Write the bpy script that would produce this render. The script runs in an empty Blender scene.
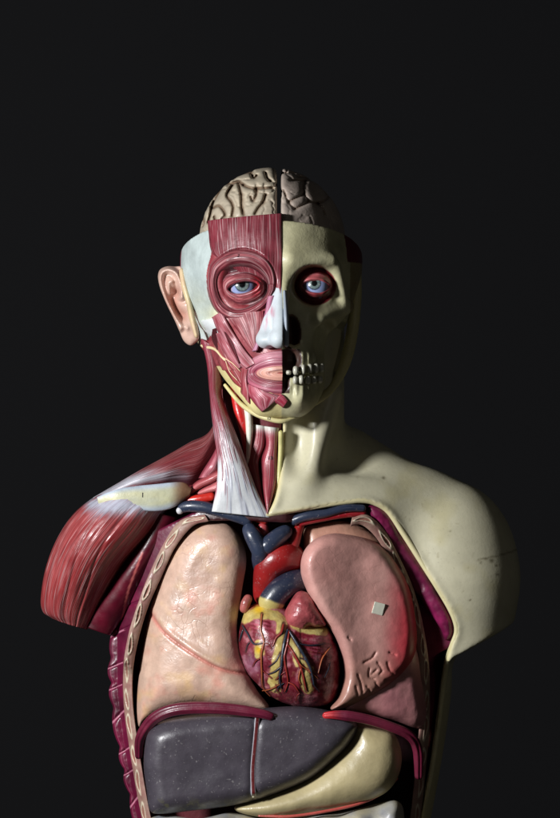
import bpy, math
import numpy as np
from math import radians, pi
rng = np.random.default_rng(7)

# ------------------------------------------------------------------ camera, world, lamps, exposure
S = 1100.0                                   # model units (about 0.9 mm) per metre
sc = bpy.context.scene
def W(p):                                    # model units (right, down, towards viewer) -> metres
    p = np.asarray(p, float)
    return np.stack([(p[..., 0]-280)/S, -p[..., 2]/S, (900-p[..., 1])/S], -1)
cam_d = bpy.data.cameras.new("camera"); cam = bpy.data.objects.new("camera", cam_d)
sc.collection.objects.link(cam); sc.camera = cam
cam.location = (0, -4.03, (900-409)/S); cam.rotation_euler = (radians(90), 0, 0)
cam_d.sensor_fit = 'VERTICAL'; cam_d.sensor_height = 24; cam_d.lens = 24*4.0/(818/S)
cam_d.clip_end = 100
w = bpy.data.worlds.new("World"); sc.world = w; w.use_nodes = True
w.node_tree.nodes['Background'].inputs[0].default_value = (0.9, 0.95, 1, 1)
w.node_tree.nodes['Background'].inputs[1].default_value = 0.008
def area(name, az, el, dist, size, power, col, target=(0, 0, .42)):
    l = bpy.data.lights.new(name, 'AREA'); l.shape = 'DISK'; l.size = size; l.energy = power; l.color = col
    o = bpy.data.objects.new(name, l); sc.collection.objects.link(o)
    a, e = radians(az), radians(el)
    o.location = (target[0]-dist*math.sin(a)*math.cos(e), target[1]-dist*math.cos(a)*math.cos(e), target[2]+dist*math.sin(e))
    d = np.array(target)-np.array(o.location)
    import mathutils
    o.rotation_euler = mathutils.Vector(d).to_track_quat('-Z', 'Y').to_euler()
    return o
area('key_lamp', 46, 10, 1.9, .27, 52, (.985, .99, 1))
area('fill_lamp', -30, 10, 2.6, .5, 1.25, (1, .93, .80))
sc.view_settings.view_transform = 'Standard'; sc.view_settings.look = 'None'
sc.view_settings.exposure = 0; sc.view_settings.gamma = 1

# ------------------------------------------------------------------ helpers
def lin(c):
    c = np.asarray(c, float)/255
    return np.where(c <= .04045, c/12.92, ((c+.055)/1.055)**2.4)
def zc(x0, y0, s, pts): return [(x0+a/s, y0+b/s) for a, b in pts]
def cr(pts, n=8, closed=False):              # Catmull-Rom through points
    p = np.asarray(pts, float)
    if closed: q = np.vstack([p[-1], p, p[0], p[1]])
    else: q = np.vstack([2*p[0]-p[1], p, 2*p[-1]-p[-2]])
    out = []
    for i in range(1, len(q)-2):
        t = np.linspace(0, 1, n, endpoint=False)[:, None]
        a, b, c, d = q[i-1], q[i], q[i+1], q[i+2]
        out.append(.5*((2*b)+(-a+c)*t+(2*a-5*b+4*c-d)*t*t+(-a+3*b-3*c+d)*t**3))
    if not closed: out.append(p[-1][None])
    return np.vstack(out)
def resample(pts, n):
    p = np.asarray(pts, float); L = np.r_[0, np.cumsum(np.linalg.norm(np.diff(p[:, :2], axis=0), axis=1))]
    t = np.linspace(0, L[-1], n)
    return np.stack([np.interp(t, L, p[:, k]) for k in range(p.shape[1])], -1), t
def line_d(pts, X, Y):                       # distance to an open polyline
    p = np.asarray(pts, float); best = np.full(np.shape(X), 1e9)
    for (ax, ay), (bx, by) in zip(p[:-1, :2], p[1:, :2]):
        dx, dy = bx-ax, by-ay; l = dx*dx+dy*dy+1e-9
        t = np.clip(((X-ax)*dx+(Y-ay)*dy)/l, 0, 1)
        best = np.minimum(best, np.hypot(X-ax-t*dx, Y-ay-t*dy))
    return best
def poly_d(pts, X, Y):                       # signed distance to a closed polygon, positive inside
    p = np.asarray(pts, float); q = np.vstack([p, p[:1]])
    d = line_d(q, X, Y); ins = np.zeros(np.shape(X), bool)
    for (ax, ay), (bx, by) in zip(q[:-1], q[1:]):
        c = ((ay > Y) != (by > Y)); xx = (bx-ax)*(Y-ay)/((by-ay) if by != ay else 1e-9)+ax
        ins ^= c & (X < xx)
    return np.where(ins, d, -d)
def sst(a, b, x): t = np.clip((x-a)/(b-a), 0, 1); return t*t*(3-2*t)
def smax(a, b, k): h = np.clip(.5+.5*(a-b)/k, 0, 1); return b+(a-b)*h+k*h*(1-h)
def smin(a, b, k): return -smax(-a, -b, k)
_tab = rng.random((256, 256))
def vn(x, y, s=10., seed=0):                 # value noise 0..1
    x = np.asarray(x)/s+seed*17.3+500; y = np.asarray(y)/s+seed*5.7+500
    i, j = np.floor(x).astype(int), np.floor(y).astype(int); u, v = x-i, y-j
    u = u*u*(3-2*u); v = v*v*(3-2*v); T = lambda a, b: _tab[a % 256, b % 256]
    return (T(i, j)*(1-u)+T(i+1, j)*u)*(1-v)+(T(i, j+1)*(1-u)+T(i+1, j+1)*u)*v
def fbm(x, y, s, seed=0): return (vn(x, y, s, seed)+.5*vn(x, y, s/2, seed+1)+.25*vn(x, y, s/4, seed+2))/1.75
def mixc(a, b, t): t = np.asarray(t)[..., None]; return np.asarray(a)*(1-t)+np.asarray(b)*t
class Map:                                   # sampled 2-D field
    def __init__(s, f, x0, y0, x1, y1, r=1.):
        s.x0, s.y0, s.r = x0, y0, r
        X, Y = np.meshgrid(np.arange(x0, x1+r, r), np.arange(y0, y1+r, r), indexing='ij'); s.a = f(X, Y)
    def blur(s, n):
        a = s.a
        for _ in range(n):
            p = np.pad(a, 1, mode='edge'); a = (p[:-2, 1:-1]+p[2:, 1:-1]+p[1:-1, :-2]+p[1:-1, 2:]+2*a)/6
        m = Map.__new__(Map); m.x0, m.y0, m.r, m.a = s.x0, s.y0, s.r, a; return m
    def __call__(s, x, y):
        a = s.a; u = np.clip((x-s.x0)/s.r, 0, a.shape[0]-1.001); v = np.clip((y-s.y0)/s.r, 0, a.shape[1]-1.001)
        i, j = u.astype(int), v.astype(int); u = u-i; v = v-j
        return (a[i, j]*(1-u)+a[i+1, j]*u)*(1-v)+(a[i, j+1]*(1-u)+a[i+1, j+1]*u)*v
def ell(X, Y, H, c, r):
    x, y, h = (X-c[0])/r[0], (Y-c[1])/r[1], (H-c[2])/r[2]
    k0 = np.sqrt(x*x+y*y+h*h)+1e-6; k1 = np.sqrt((x/r[0])**2+(y/r[1])**2+(h/r[2])**2)+1e-9
    return -k0*(k0-1)/k1
def ecyl(X, H, c, r):
    x, h = (X-c[0])/r[0], (H-c[1])/r[1]
    k0 = np.sqrt(x*x+h*h)+1e-6; k1 = np.sqrt((x/r[0])**2+(h/r[1])**2)+1e-9
    return -k0*(k0-1)/k1
def caps(X, Y, H, a, b, ra, rb):
    a, b = np.array(a, float), np.array(b, float); d = b-a; l = d@d
    t = np.clip(((X-a[0])*d[0]+(Y-a[1])*d[1]+(H-a[2])*d[2])/l, 0, 1)
    return ra+(rb-ra)*t-np.sqrt((X-a[0]-t*d[0])**2+(Y-a[1]-t*d[1])**2+(H-a[2]-t*d[2])**2)

def surfnet(F, lo, hi, r):
    ax = [np.arange(lo[k], hi[k]+r, r) for k in range(3)]
    X, Y, H = np.meshgrid(*ax, indexing='ij')
    V = np.broadcast_to(F(X, Y, H), X.shape).astype(np.float32).copy()
    V[0] = np.minimum(V[0], -.01); V[-1] = np.minimum(V[-1], -.01); V[:, 0] = np.minimum(V[:, 0], -.01)
    V[:, -1] = np.minimum(V[:, -1], -.01); V[:, :, 0] = np.minimum(V[:, :, 0], -.01); V[:, :, -1] = np.minimum(V[:, :, -1], -.01)
    I = V > 0; nx, ny, nz = V.shape
    cnt = sum(I[a:nx-1+a, b:ny-1+b, c:nz-1+c].astype(np.int8) for a in (0, 1) for b in (0, 1) for c in (0, 1))
    mixd = (cnt > 0) & (cnt < 8); idx = np.argwhere(mixd)
    ids = np.full(mixd.shape, -1, np.int64); ids[mixd] = np.arange(len(idx))
    acc = np.zeros((len(idx), 3)); n = np.zeros(len(idx))
    corner = [(a, b, c) for a in (0, 1) for b in (0, 1) for c in (0, 1)]
    for p in corner:
        for k in range(3):
            if p[k]: continue
            q = list(p); q[k] = 1
            v0 = V[idx[:, 0]+p[0], idx[:, 1]+p[1], idx[:, 2]+p[2]]; v1 = V[idx[:, 0]+q[0], idx[:, 1]+q[1], idx[:, 2]+q[2]]
            m = (v0 > 0) != (v1 > 0); t = np.where(m, v0/np.where(m, v0-v1, 1), 0)
            pos = np.tile(np.array(p, float), (len(idx), 1)); pos[:, k] += t
            acc[m] += pos[m]; n[m] += 1
    P = (idx+acc/n[:, None])*r+np.array(lo, float)
    faces = []
    for k, (u, v) in enumerate(((1, 2), (2, 0), (0, 1))):
        s0 = [slice(None)]*3; s1 = [slice(None)]*3; s0[k] = slice(0, -1); s1[k] = slice(1, None)
        A, B = I[tuple(s0)], I[tuple(s1)]
        e = np.argwhere(A != B); e = e[(e[:, u] > 0) & (e[:, v] > 0) & (e[:, u] < V.shape[u]-1) & (e[:, v] < V.shape[v]-1)]
        if not len(e): continue
        sg = A[e[:, 0], e[:, 1], e[:, 2]]
        def c(du, dv):
            q = e.copy(); q[:, u] -= du; q[:, v] -= dv; return ids[q[:, 0], q[:, 1], q[:, 2]]
        f = np.stack([c(1, 1), c(0, 1), c(0, 0), c(1, 0)], -1)
        f[~sg] = f[~sg][:, ::-1]; faces.append(f)
    Fc = np.vstack(faces)
    return smooth(P, Fc, 1), Fc
def smooth(P, Fc, it):
    for _ in range(it):
        a = np.zeros_like(P); n = np.zeros(len(P))
        for k in range(4):
            i, j = Fc[:, k], Fc[:, (k+1) % 4]
            for d in range(3): a[:, d] += np.bincount(i, P[j, d], len(P))+np.bincount(j, P[i, d], len(P))
            n += np.bincount(i, minlength=len(P))+np.bincount(j, minlength=len(P))
        P = .5*P+.5*a/np.maximum(n, 1)[:, None]
    return P

def build(name, P, Fc, mat, parent=None, col=(128, 128, 128), fib=None):
    P = np.asarray(P, float); me = bpy.data.meshes.new(name); Fc = np.asarray(Fc)[:, ::-1]      # the y flip mirrors the winding
    me.vertices.add(len(P)); me.vertices.foreach_set('co', W(P).astype(np.float32).ravel())
    me.loops.add(Fc.size); me.loops.foreach_set('vertex_index', Fc.ravel().astype(np.int32))
    me.polygons.add(len(Fc)); me.polygons.foreach_set('loop_start', np.arange(0, Fc.size, Fc.shape[1], dtype=np.int32))
    me.update(calc_edges=True); me.validate()
    me.polygons.foreach_set('use_smooth', np.ones(len(me.polygons), bool))
    c = col(P) if callable(col) else np.tile(np.array(col, float), (len(P), 1))
    c = lin(np.clip(c, 0, 255)); at = me.color_attributes.new('Col', 'FLOAT_COLOR', 'POINT')
    at.data.foreach_set('color', np.c_[c, np.ones(len(P))].astype(np.float32).ravel())
    if fib is not None:
        f = fib(P) if callable(fib) else fib
        a2 = me.attributes.new('fib', 'FLOAT_VECTOR', 'POINT')
        a2.data.foreach_set('vector', np.c_[f, np.zeros(len(P))].astype(np.float32).ravel())
    me.materials.append(mat); o = bpy.data.objects.new(name, me); sc.collection.objects.link(o)
    if parent is not None: o.parent = parent
    return o

def grid_faces(nu, nv, wrap_v=False, off=0):
    i, j = np.meshgrid(np.arange(nu-1), np.arange(nv if wrap_v else nv-1), indexing='ij')
    j2 = (j+1) % nv
    return np.stack([i*nv+j, (i+1)*nv+j, (i+1)*nv+j2, i*nv+j2], -1).reshape(-1, 4)+off
def sheet(name, G, thick, mat, parent, col, uv, wrap_u=False):
    """G (nu,nv,3) top surface; a closed slab 'thick' deep"""
    nu, nv = G.shape[:2]; B = G.copy(); B[..., 2] -= thick
    P = np.vstack([G.reshape(-1, 3), B.reshape(-1, 3)]); n = nu*nv
    def gf(a): return a
    if wrap_u:
        i, j = np.meshgrid(np.arange(nu), np.arange(nv-1), indexing='ij'); i2 = (i+1) % nu
    else:
        i, j = np.meshgrid(np.arange(nu-1), np.arange(nv-1), indexing='ij'); i2 = i+1
    top = np.stack([i*nv+j, i*nv+j+1, i2*nv+j+1, i2*nv+j], -1).reshape(-1, 4)
    F = [top, top[:, ::-1]+n]
    ii = np.arange(nu if wrap_u else nu-1); jj = (ii+1) % nu
    F.append(np.stack([ii*nv, jj*nv, jj*nv+n, ii*nv+n], -1)); e = nv-1
    F.append(np.stack([ii*nv+e, ii*nv+e+n, jj*nv+e+n, jj*nv+e], -1))
    if not wrap_u:
        k = np.arange(nv-1)
        F.append(np.stack([k, k+n, k+1+n, k+1], -1)); b = (nu-1)*nv
        F.append(np.stack([b+k, b+k+1, b+k+1+n, b+k+n], -1))
    Fc = np.vstack(F)
    # orient so that the top faces the viewer
    a = P[Fc[0]]; nrm = np.cross(a[1]-a[0], a[2]-a[0])
    if nrm[2] < 0: Fc = Fc[:, ::-1]
    uvv = np.vstack([uv.reshape(-1, 2)]*2)
    return build(name, P, Fc, mat, parent, (lambda p: col(p, uvv)) if callable(col) else col, uvv)
def strap(name, A, B, mat, parent, col, base, T=4., depth=5., step=1.2, prof=.6, disp=None, lift=0.):
    """a strip between rails A and B lying on base(x,y) (or a list of heights along it)"""
    a0, b0 = cr(A, 10), cr(B, 10)
    L = max(resample(a0, 5)[1][-1], resample(b0, 5)[1][-1]); n = max(6, int(L/step))
    a, ta = resample(a0, n); b, _ = resample(b0, n)
    wmax = np.linalg.norm(a-b, axis=1).max(); m = max(6, int(wmax/step*1.2))
    s = .5-.5*np.cos(np.linspace(0, pi, m)); s = .4*s+.6*np.linspace(0, 1, m)
    G = a[:, None]*(1-s[None, :, None])+b[:, None]*s[None, :, None]
    u = np.broadcast_to(np.linspace(0, L, n)[:, None], G.shape[:2]); v = np.broadcast_to(s[None]*wmax, G.shape[:2])
    hb = base(G[..., 0], G[..., 1]) if callable(base) else np.interp(u, np.linspace(0, L, len(base)), base)
    pr = np.clip(1-np.abs(2*s-1)**2.2, 0, 1)**prof
    taper = np.ones(n)
    H = hb+lift+T*pr[None]*taper[:, None]
    if disp is not None: H = H+disp(u, v)
    G = np.concatenate([G, H[..., None]], -1)
    return sheet(name, G, depth, mat, parent, col, np.stack([u, v], -1))
def loft(name, A, B, hc, T, mat, parent, col, step=1.5, Tb=None, disp=None, e=1.0):
    """closed body between two rails: elliptical section, heights hc(u), half-depths T(u)"""
    a0, b0 = cr(A, 10), cr(B, 10)
    L = max(resample(a0, 5)[1][-1], resample(b0, 5)[1][-1]); n = max(8, int(L/step))
    a, _ = resample(a0, n); b, _ = resample(b0, n); wm = np.linalg.norm(a-b, axis=1).max()
    nf = max(10, int(wm*1.6/step)); nb = 14
    ph = np.r_[np.linspace(0, pi, nf), np.linspace(pi, 2*pi, nb+2)[1:-1]]; m = len(ph)
    uu = np.linspace(0, 1, n); hcv = np.interp(uu, np.linspace(0, 1, len(hc)), hc); Tv = np.interp(uu, np.linspace(0, 1, len(T)), T)
    k = np.ones(9)/9; sm = lambda q: np.convolve(np.pad(q, 4, mode='edge'), k, 'valid'); hcv, Tv = sm(hcv), sm(Tv)
    s = .5-.5*np.cos(ph); G = a[:, None]*(1-s[None, :, None])+b[:, None]*s[None, :, None]
    sn = np.sin(ph); sn = np.sign(sn)*np.abs(sn)**e
    Tt = Tv[:, None]*np.where(sn > 0, 1, 1 if Tb is None else Tb)[None]
    H = hcv[:, None]+Tt*sn[None]
    u = np.broadcast_to(uu[:, None]*L, H.shape); v = np.broadcast_to(s[None]*wm, H.shape)
    if disp is not None: H = H+disp(u, v)*(sn > 0)[None]*np.abs(sn)[None]
    P = np.concatenate([G, H[..., None]], -1).reshape(-1, 3); Fc = grid_faces(n, m, True)
    c0 = P[:m].mean(0); c1 = P[-m:].mean(0); nP = len(P); P = np.vstack([P, c0, c1])
    j = np.arange(m); j2 = (j+1) % m
    Fc = np.vstack([Fc, np.stack([j, j2, np.full(m, nP), np.full(m, nP)], -1), np.stack([(n-1)*m+j2, (n-1)*m+j, np.full(m, nP+1), np.full(m, nP+1)], -1)])
    uv = np.stack([u, v], -1).reshape(-1, 2); uv = np.vstack([uv, [0, wm/2], [L, wm/2]])
    return finish_tri(name, P, Fc, mat, parent, col, uv)
def finish_tri(name, P, Fc, mat, parent, col, uv):
    tri = []                                  # split to triangles, drop degenerate ones
    for q in ((0, 1, 2), (0, 2, 3)):
        t = Fc[:, q]; tri.append(t[(t[:, 0] != t[:, 1]) & (t[:, 1] != t[:, 2]) & (t[:, 0] != t[:, 2])])
    T_ = np.vstack(tri); p = P[T_]; vol = np.einsum('ij,ij->i', p[:, 0], np.cross(p[:, 1], p[:, 2])).sum()
    if vol < 0: T_ = T_[:, ::-1]
    return build(name, P, T_, mat, parent, (lambda p: col(p, uv)) if callable(col) else col, uv)
def tube(name, path, rad, mat, parent, col, flat=1., step=1.2, m=16, disp=None, tipround=True):
    p = cr(path, 10); L = np.r_[0, np.cumsum(np.linalg.norm(np.diff(p, axis=0), axis=1))]; n = max(6, int(L[-1]/step))
    t = np.linspace(0, L[-1], n); p = np.stack([np.interp(t, L, p[:, k]) for k in range(3)], -1)
    r = np.interp(t/L[-1], np.linspace(0, 1, len(rad)), rad)
    if tipround:
        e = np.minimum(t, L[-1]-t); r = r*np.sqrt(np.clip(1-(1-np.clip(e/np.maximum(r, .01), 0, 1))**2, .02, 1))
    d = np.gradient(p, axis=0); d /= np.linalg.norm(d, axis=1)[:, None]+1e-9
    z = np.array([0, 0, 1.]); s = np.cross(d, z); ln = np.linalg.norm(s, axis=1)[:, None]
    s = np.where(ln > 1e-3, s/np.maximum(ln, 1e-3), np.array([1., 0, 0])); q = np.cross(s, d)
    ph = np.linspace(0, 2*pi, m, endpoint=False)
    rr = r[:, None]*np.ones(m)
    if disp is not None: rr = rr+disp(t[:, None], ph[None])
    G = p[:, None]+rr[..., None]*(np.cos(ph)[None, :, None]*s[:, None]+flat*np.sin(ph)[None, :, None]*q[:, None])
    P = G.reshape(-1, 3); Fc = grid_faces(n, m, True); nP = len(P); P = np.vstack([P, p[0], p[-1]])
    j = np.arange(m); j2 = (j+1) % m
    Fc = np.vstack([Fc, np.stack([j, j2, np.full(m, nP), np.full(m, nP)], -1), np.stack([(n-1)*m+j2, (n-1)*m+j, np.full(m, nP+1), np.full(m, nP+1)], -1)])
    uv = np.stack([np.broadcast_to(t[:, None], rr.shape), rr*ph[None]], -1).reshape(-1, 2); uv = np.vstack([uv, [0, 0], [L[-1], 0]])
    return finish_tri(name, P, Fc, mat, parent, col, uv)
def organ(name, outline, hc, T, R, mat, parent, col, res=1.1, disp=None, soft=10, minh=None, extra=None, fib=None):
    o = cr(outline, 8, True); x0, y0 = o.min(0)-4; x1, y1 = o.max(0)+4
    D = Map(lambda X, Y: poly_d(o, X, Y), x0-2, y0-2, x1+2, y1+2, 1.); Db = D.blur(soft*3)
    def ds(x, y): d = D(x, y); return d+(Db(x, y)-d)*sst(1.5, 9, d)
    hcf = hc if callable(hc) else (lambda x, y: hc+0*x)
    Hm = Map(lambda X, Y: hcf(X, Y)+(disp(X, Y) if disp else 0), x0-2, y0-2, x1+2, y1+2, .5)
    h0 = Map(hcf, x0-2, y0-2, x1+2, y1+2, 1.).a
    dd = Map(lambda X, Y: ds(X, Y), x0-2, y0-2, x1+2, y1+2, .5)
    def F(x, y, h):
        q = (R-np.minimum(dd(x[:, :, 0], y[:, :, 0]), R))/R
        q = q[:, :, None]; hh = (h-Hm(x[:, :, 0], y[:, :, 0])[:, :, None])/T
        f = 1-q*q-hh*hh
        if extra: f = np.minimum(f, extra(x, y, h))
        return f
    m = np.where(D.a > 0, h0, np.nan); dz = 6
    P, Fc = surfnet(F, (x0, y0, np.nanmin(m)-T-dz), (x1, y1, np.nanmax(m)+T+dz), res)
    return build(name, P, Fc, mat, parent, col, fib)
def empty(name, loc): o = bpy.data.objects.new(name, None); sc.collection.objects.link(o); o.location = W(loc); return o
def adopt(root):                              # keep world places when the root Empty is not at the origin
    import mathutils
    for c in [o for o in bpy.data.objects if o.parent == root]:
        c.matrix_parent_inverse = mathutils.Matrix.Translation(-root.location)
def tag(o, label, cat, group=None):
    o['label'] = label; o['category'] = cat
    if group: o['group'] = group

# ------------------------------------------------------------------ materials
def paint(name, rough=.45, coat=.3, coatr=.22, fibre=0., mottle=.12, bump=.25, bscale=260., fine=.1, spots=0., sss=0., spotcol=(.5, .45, .4), crack=0., crackcol=(.25, .12, .08), mscale=38):
    m = bpy.data.materials.new(name); m.use_nodes = True; nt = m.node_tree; N = nt.nodes; L = nt.links
    b = N['Principled BSDF']; b.inputs['Roughness'].default_value = rough
    b.inputs['Coat Weight'].default_value = coat; b.inputs['Coat Roughness'].default_value = coatr
    if sss: b.inputs['Subsurface Weight'].default_value = sss; b.inputs['Subsurface Scale'].default_value = .004
    at = N.new('ShaderNodeAttribute'); at.attribute_name = 'Col'; tc = N.new('ShaderNodeTexCoord')
    def noise(vec, scale, detail=4, r=.6):
        n = N.new('ShaderNodeTexNoise'); n.inputs['Scale'].default_value = scale; n.inputs['Detail'].default_value = detail
        n.inputs['Roughness'].default_value = r; L.new(vec, n.inputs['Vector']); return n.outputs['Fac']
    def ramp(v, lo, hi, a=0., c=1.):
        r = N.new('ShaderNodeMapRange'); r.inputs[1].default_value = lo; r.inputs[2].default_value = hi
        r.inputs[3].default_value = a; r.inputs[4].default_value = c; L.new(v, r.inputs[0]); return r.outputs[0]
    def mix(kind, fac, a, bb):
        x = N.new('ShaderNodeMix'); x.data_type = 'RGBA'; x.blend_type = kind; x.clamp_result = False
        for s, v in ((x.inputs[0], fac), (x.inputs[6], a), (x.inputs[7], bb)):
            if isinstance(v, (int, float)): s.default_value = v
            elif isinstance(v, tuple): s.default_value = (*v, 1)
            else: L.new(v, s)
        return x.outputs[2]
    def math_(op, a, bb):
        x = N.new('ShaderNodeMath'); x.operation = op
        for s, v in ((x.inputs[0], a), (x.inputs[1], bb)):
            if isinstance(v, (int, float)): s.default_value = v
            else: L.new(v, s)
        return x.outputs[0]
    ob = tc.outputs['Object']; c = at.outputs['Color']
    n1 = noise(ob, mscale, 5, .65)
    g = N.new('ShaderNodeCombineColor'); v = ramp(n1, .3, .7, 1-mottle*1.6, 1+mottle*1.2)
    for k in range(3): L.new(v, g.inputs[k])
    c = mix('MULTIPLY', 1., c, g.outputs[0])
    h = math_('MULTIPLY', noise(ob, bscale, 3), 1.)
    h = math_('ADD', h, math_('MULTIPLY', n1, .8))
    if fibre:
        fa = N.new('ShaderNodeAttribute'); fa.attribute_name = 'fib'
        def fv(su, sv):
            mp = N.new('ShaderNodeVectorMath'); mp.operation = 'MULTIPLY'; mp.inputs[1].default_value = (su, sv, 1); L.new(fa.outputs['Vector'], mp.inputs[0]); return mp.outputs[0]
        f1 = noise(fv(.02, .62), 1., 2, .5); f2 = noise(fv(.008, .2), 1., 2, .5); f3 = noise(fv(.035, 1.1), 1., 1, .5)
        sp_ = N.new('ShaderNodeSeparateColor'); L.new(at.outputs['Color'], sp_.inputs[0]); pale = ramp(sp_.outputs[1], .28, .55, 1., .1)
        lt = math_('MULTIPLY', ramp(f1, .52, .70), math_('MULTIPLY', pale, fibre*.8)); dk = math_('MULTIPLY', ramp(f2, .50, .30), math_('MULTIPLY', pale, fibre*.85)); dk3 = math_('MULTIPLY', ramp(f3, .47, .28), math_('MULTIPLY', pale, fibre*.75))
        gate = ramp(noise(fv(.012, .06), 1., 3), .36, .6, .25, 1.2); lt = math_('MULTIPLY', lt, gate)
        lt2 = math_('MULTIPLY', ramp(f2, .56, .75), fibre*.28)
        c = mix('MIX', lt2, c, mix('SCREEN', 1., c, (.22, .12, .13)))
        c = mix('MULTIPLY', dk, c, (.42, .30, .34)); c = mix('MULTIPLY', dk3, c, (.5, .38, .42))
        c = mix('MIX', lt, c, mix('SCREEN', 1., c, (.44, .33, .33)))
        h = math_('ADD', math_('MULTIPLY', h, .35), math_('MULTIPLY', pale, math_('ADD', math_('MULTIPLY', f1, 1.6*fibre), math_('MULTIPLY', f2, 2.2*fibre))))
    if spots:
        sp = ramp(noise(ob, 420, 2), .66, .70); c = mix('MIX', math_('MULTIPLY', sp, spots), c, spotcol)
    if crack:
        vo = N.new('ShaderNodeTexVoronoi'); vo.feature = 'DISTANCE_TO_EDGE'; vo.inputs['Scale'].default_value = 75
        wv = N.new('ShaderNodeVectorMath'); wv.operation = 'ADD'; nn = N.new('ShaderNodeTexNoise'); nn.inputs['Scale'].default_value = 30
        sc_ = N.new('ShaderNodeVectorMath'); sc_.operation = 'SCALE'; sc_.inputs[3].default_value = .035
        L.new(ob, nn.inputs['Vector']); L.new(nn.outputs['Color'], sc_.inputs[0]); L.new(ob, wv.inputs[0]); L.new(sc_.outputs[0], wv.inputs[1]); L.new(wv.outputs[0], vo.inputs['Vector'])
        ln = ramp(vo.outputs['Distance'], .035, .0); gate = ramp(noise(ob, 22, 3), .5, .62)
        k = math_('MULTIPLY', math_('MULTIPLY', ln, gate), crack); c = mix('MIX', k, c, mix('MULTIPLY', 1., c, crackcol)); h = math_('SUBTRACT', h, math_('MULTIPLY', k, 1.2))
    L.new(c, b.inputs['Base Color'])
    ro = ramp(noise(ob, 90, 4), .3, .7, max(.05, rough-.1), rough+.12); L.new(ro, b.inputs['Roughness'])
    bp = N.new('ShaderNodeBump'); bp.inputs['Strength'].default_value = bump; bp.inputs['Distance'].default_value = .0012
    L.new(h, bp.inputs['Height']); L.new(bp.outputs[0], b.inputs['Normal'])
    if coat: L.new(bp.outputs[0], b.inputs['Coat Normal'])
    return m
M_skin = paint('cream_skin_paint', .5, .12, mottle=.07, bump=.10, spots=.25, spotcol=(.25, .22, .16))
M_bone = paint('bone_paint', .5, .12, mottle=.16, bump=.25)
M_face = paint('face_muscle_paint', .45, .2, fibre=1.25, mottle=.14, bump=.3)
M_musc = paint('muscle_paint', .38, .28, fibre=1., mottle=.14, bump=.34)
M_muscs = paint('soft_muscle_paint', .42, .3, fibre=.55, mottle=.14, bump=.25)
M_white = paint('white_tendon_paint', .5, .1, fibre=.12, mottle=.10, bump=.2)
M_wall = paint('maroon_wall_paint', .42, .22, mottle=.22, bump=.25, bscale=150)
M_lung = paint('lung_paint', .42, .3, mottle=.13, bump=.35, bscale=120, crack=.28, mscale=60)
M_lung2 = paint('pink_lung_paint', .46, .2, mottle=.12, bump=.3, bscale=140, crack=.12, mscale=50)
M_heart = paint('heart_paint', .38, .3, mottle=.22, bump=.5, bscale=240, mscale=90)
M_vess = paint('vessel_paint', .36, .3, mottle=.12, bump=.2, spots=.35, spotcol=(.35, .3, .3))
M_liver = paint('liver_paint', .40, .45, coatr=.36, mottle=.13, bump=.3, bscale=110, spots=.45, spotcol=(.32, .30, .30), mscale=60)
M_stom = paint('stomach_paint', .42, .3, mottle=.10, bump=.2)
M_brain = paint('brain_paint', .5, .2, mottle=.12, bump=.25)
M_ear = paint('ear_paint', .38, .3, mottle=.07, bump=.1)
M_eye = paint('eye_paint', .08, 1., mottle=.02, bump=.0)
M_core = paint('dark_inner_paint', .7, 0, mottle=.2, bump=.3)
M_paper = paint('paper', .8, 0, mottle=.05, bump=.1)

# colours (as painted)
C_skin = (208, 200, 160); C_bone = (205, 200, 150); C_red = (165, 62, 72); C_deep = (120, 30, 45); C_white = (222, 226, 218)
C_maroon = (120, 18, 58); C_cream = (226, 214, 168)

# ------------------------------------------------------------------ the body's masses
def shoulder_mass(x, y, h):
    ball = smax(ell(x, y, h, (452, 578, -28), (71, 90, 62)), caps(x, y, h, (457, 585, -30), (462, 672, -30), 62, 52), 10)
    n = np.array([31, 59])/np.hypot(31, 59)                     # cut surface of the arm
    ball = smin(ball, -((x-459)*n[0]+(y-656)*n[1]), 3)
    trap = caps(x, y, h, (342, 472, -48), (442, 540, -36), 46, 50)
    return smax(ball, trap, 34)
def waist(y): return 172-20*np.clip((y-690)/128, 0, 2)**1.25
def body(x, y, h, shoulders=True):
    ch = smin(ecyl(x, h, (283, -45), (waist(y), 104)), (y-478)+.04*np.abs(x-283), 46)
    nk = smin(ecyl(x, h, (279+0*y, -18), (66+.0*y, 60)), 640-y, 10)
    b = smax(ch, nk, 22)
    b = smax(b, caps(x, y, h, (330, 392, 22), (297, 508, 42), 13, 8), 16)          # neck tendon under the skin
    b = smin(b, -ell(x, y, h, (297, 438, 52), (13, 34, 24)), 12)
    xm = 283+np.abs(x-283)
    return smax(b, shoulder_mass(xm, y, h), 18) if shoulders is True else np.where(x > 283, smax(b, shoulder_mass(xm, y, h), 18), b)
def frontmap(f, x0, y0, x1, y1, r=3.):
    hs = np.arange(-140, 150, 3.)
    def g(X, Y):
        v = f(X[..., None], Y[..., None], hs[None, None]); ins = v > 0
        k = ins.shape[-1]-1-np.argmax(ins[..., ::-1], -1); any_ = ins.any(-1); k = np.clip(k, 0, len(hs)-2)
        v0 = np.take_along_axis(v, k[..., None], -1)[..., 0]; v1 = np.take_along_axis(v, k[..., None]+1, -1)[..., 0]
        t = np.clip(v0/np.where(v0-v1 == 0, 1, v0-v1), 0, 1)
        return np.where(any_, hs[k]+t*3, -60)
    return Map(g, x0, y0, x1, y1, r)
BF = frontmap(body, 30, 340, 540, 900, 4.)

model = empty('anatomical_torso', (283, 900, -40))
tag(model, 'life-size painted anatomical bust, one half flayed to red muscle, the other cream skin, chest open', 'anatomical model')

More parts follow.
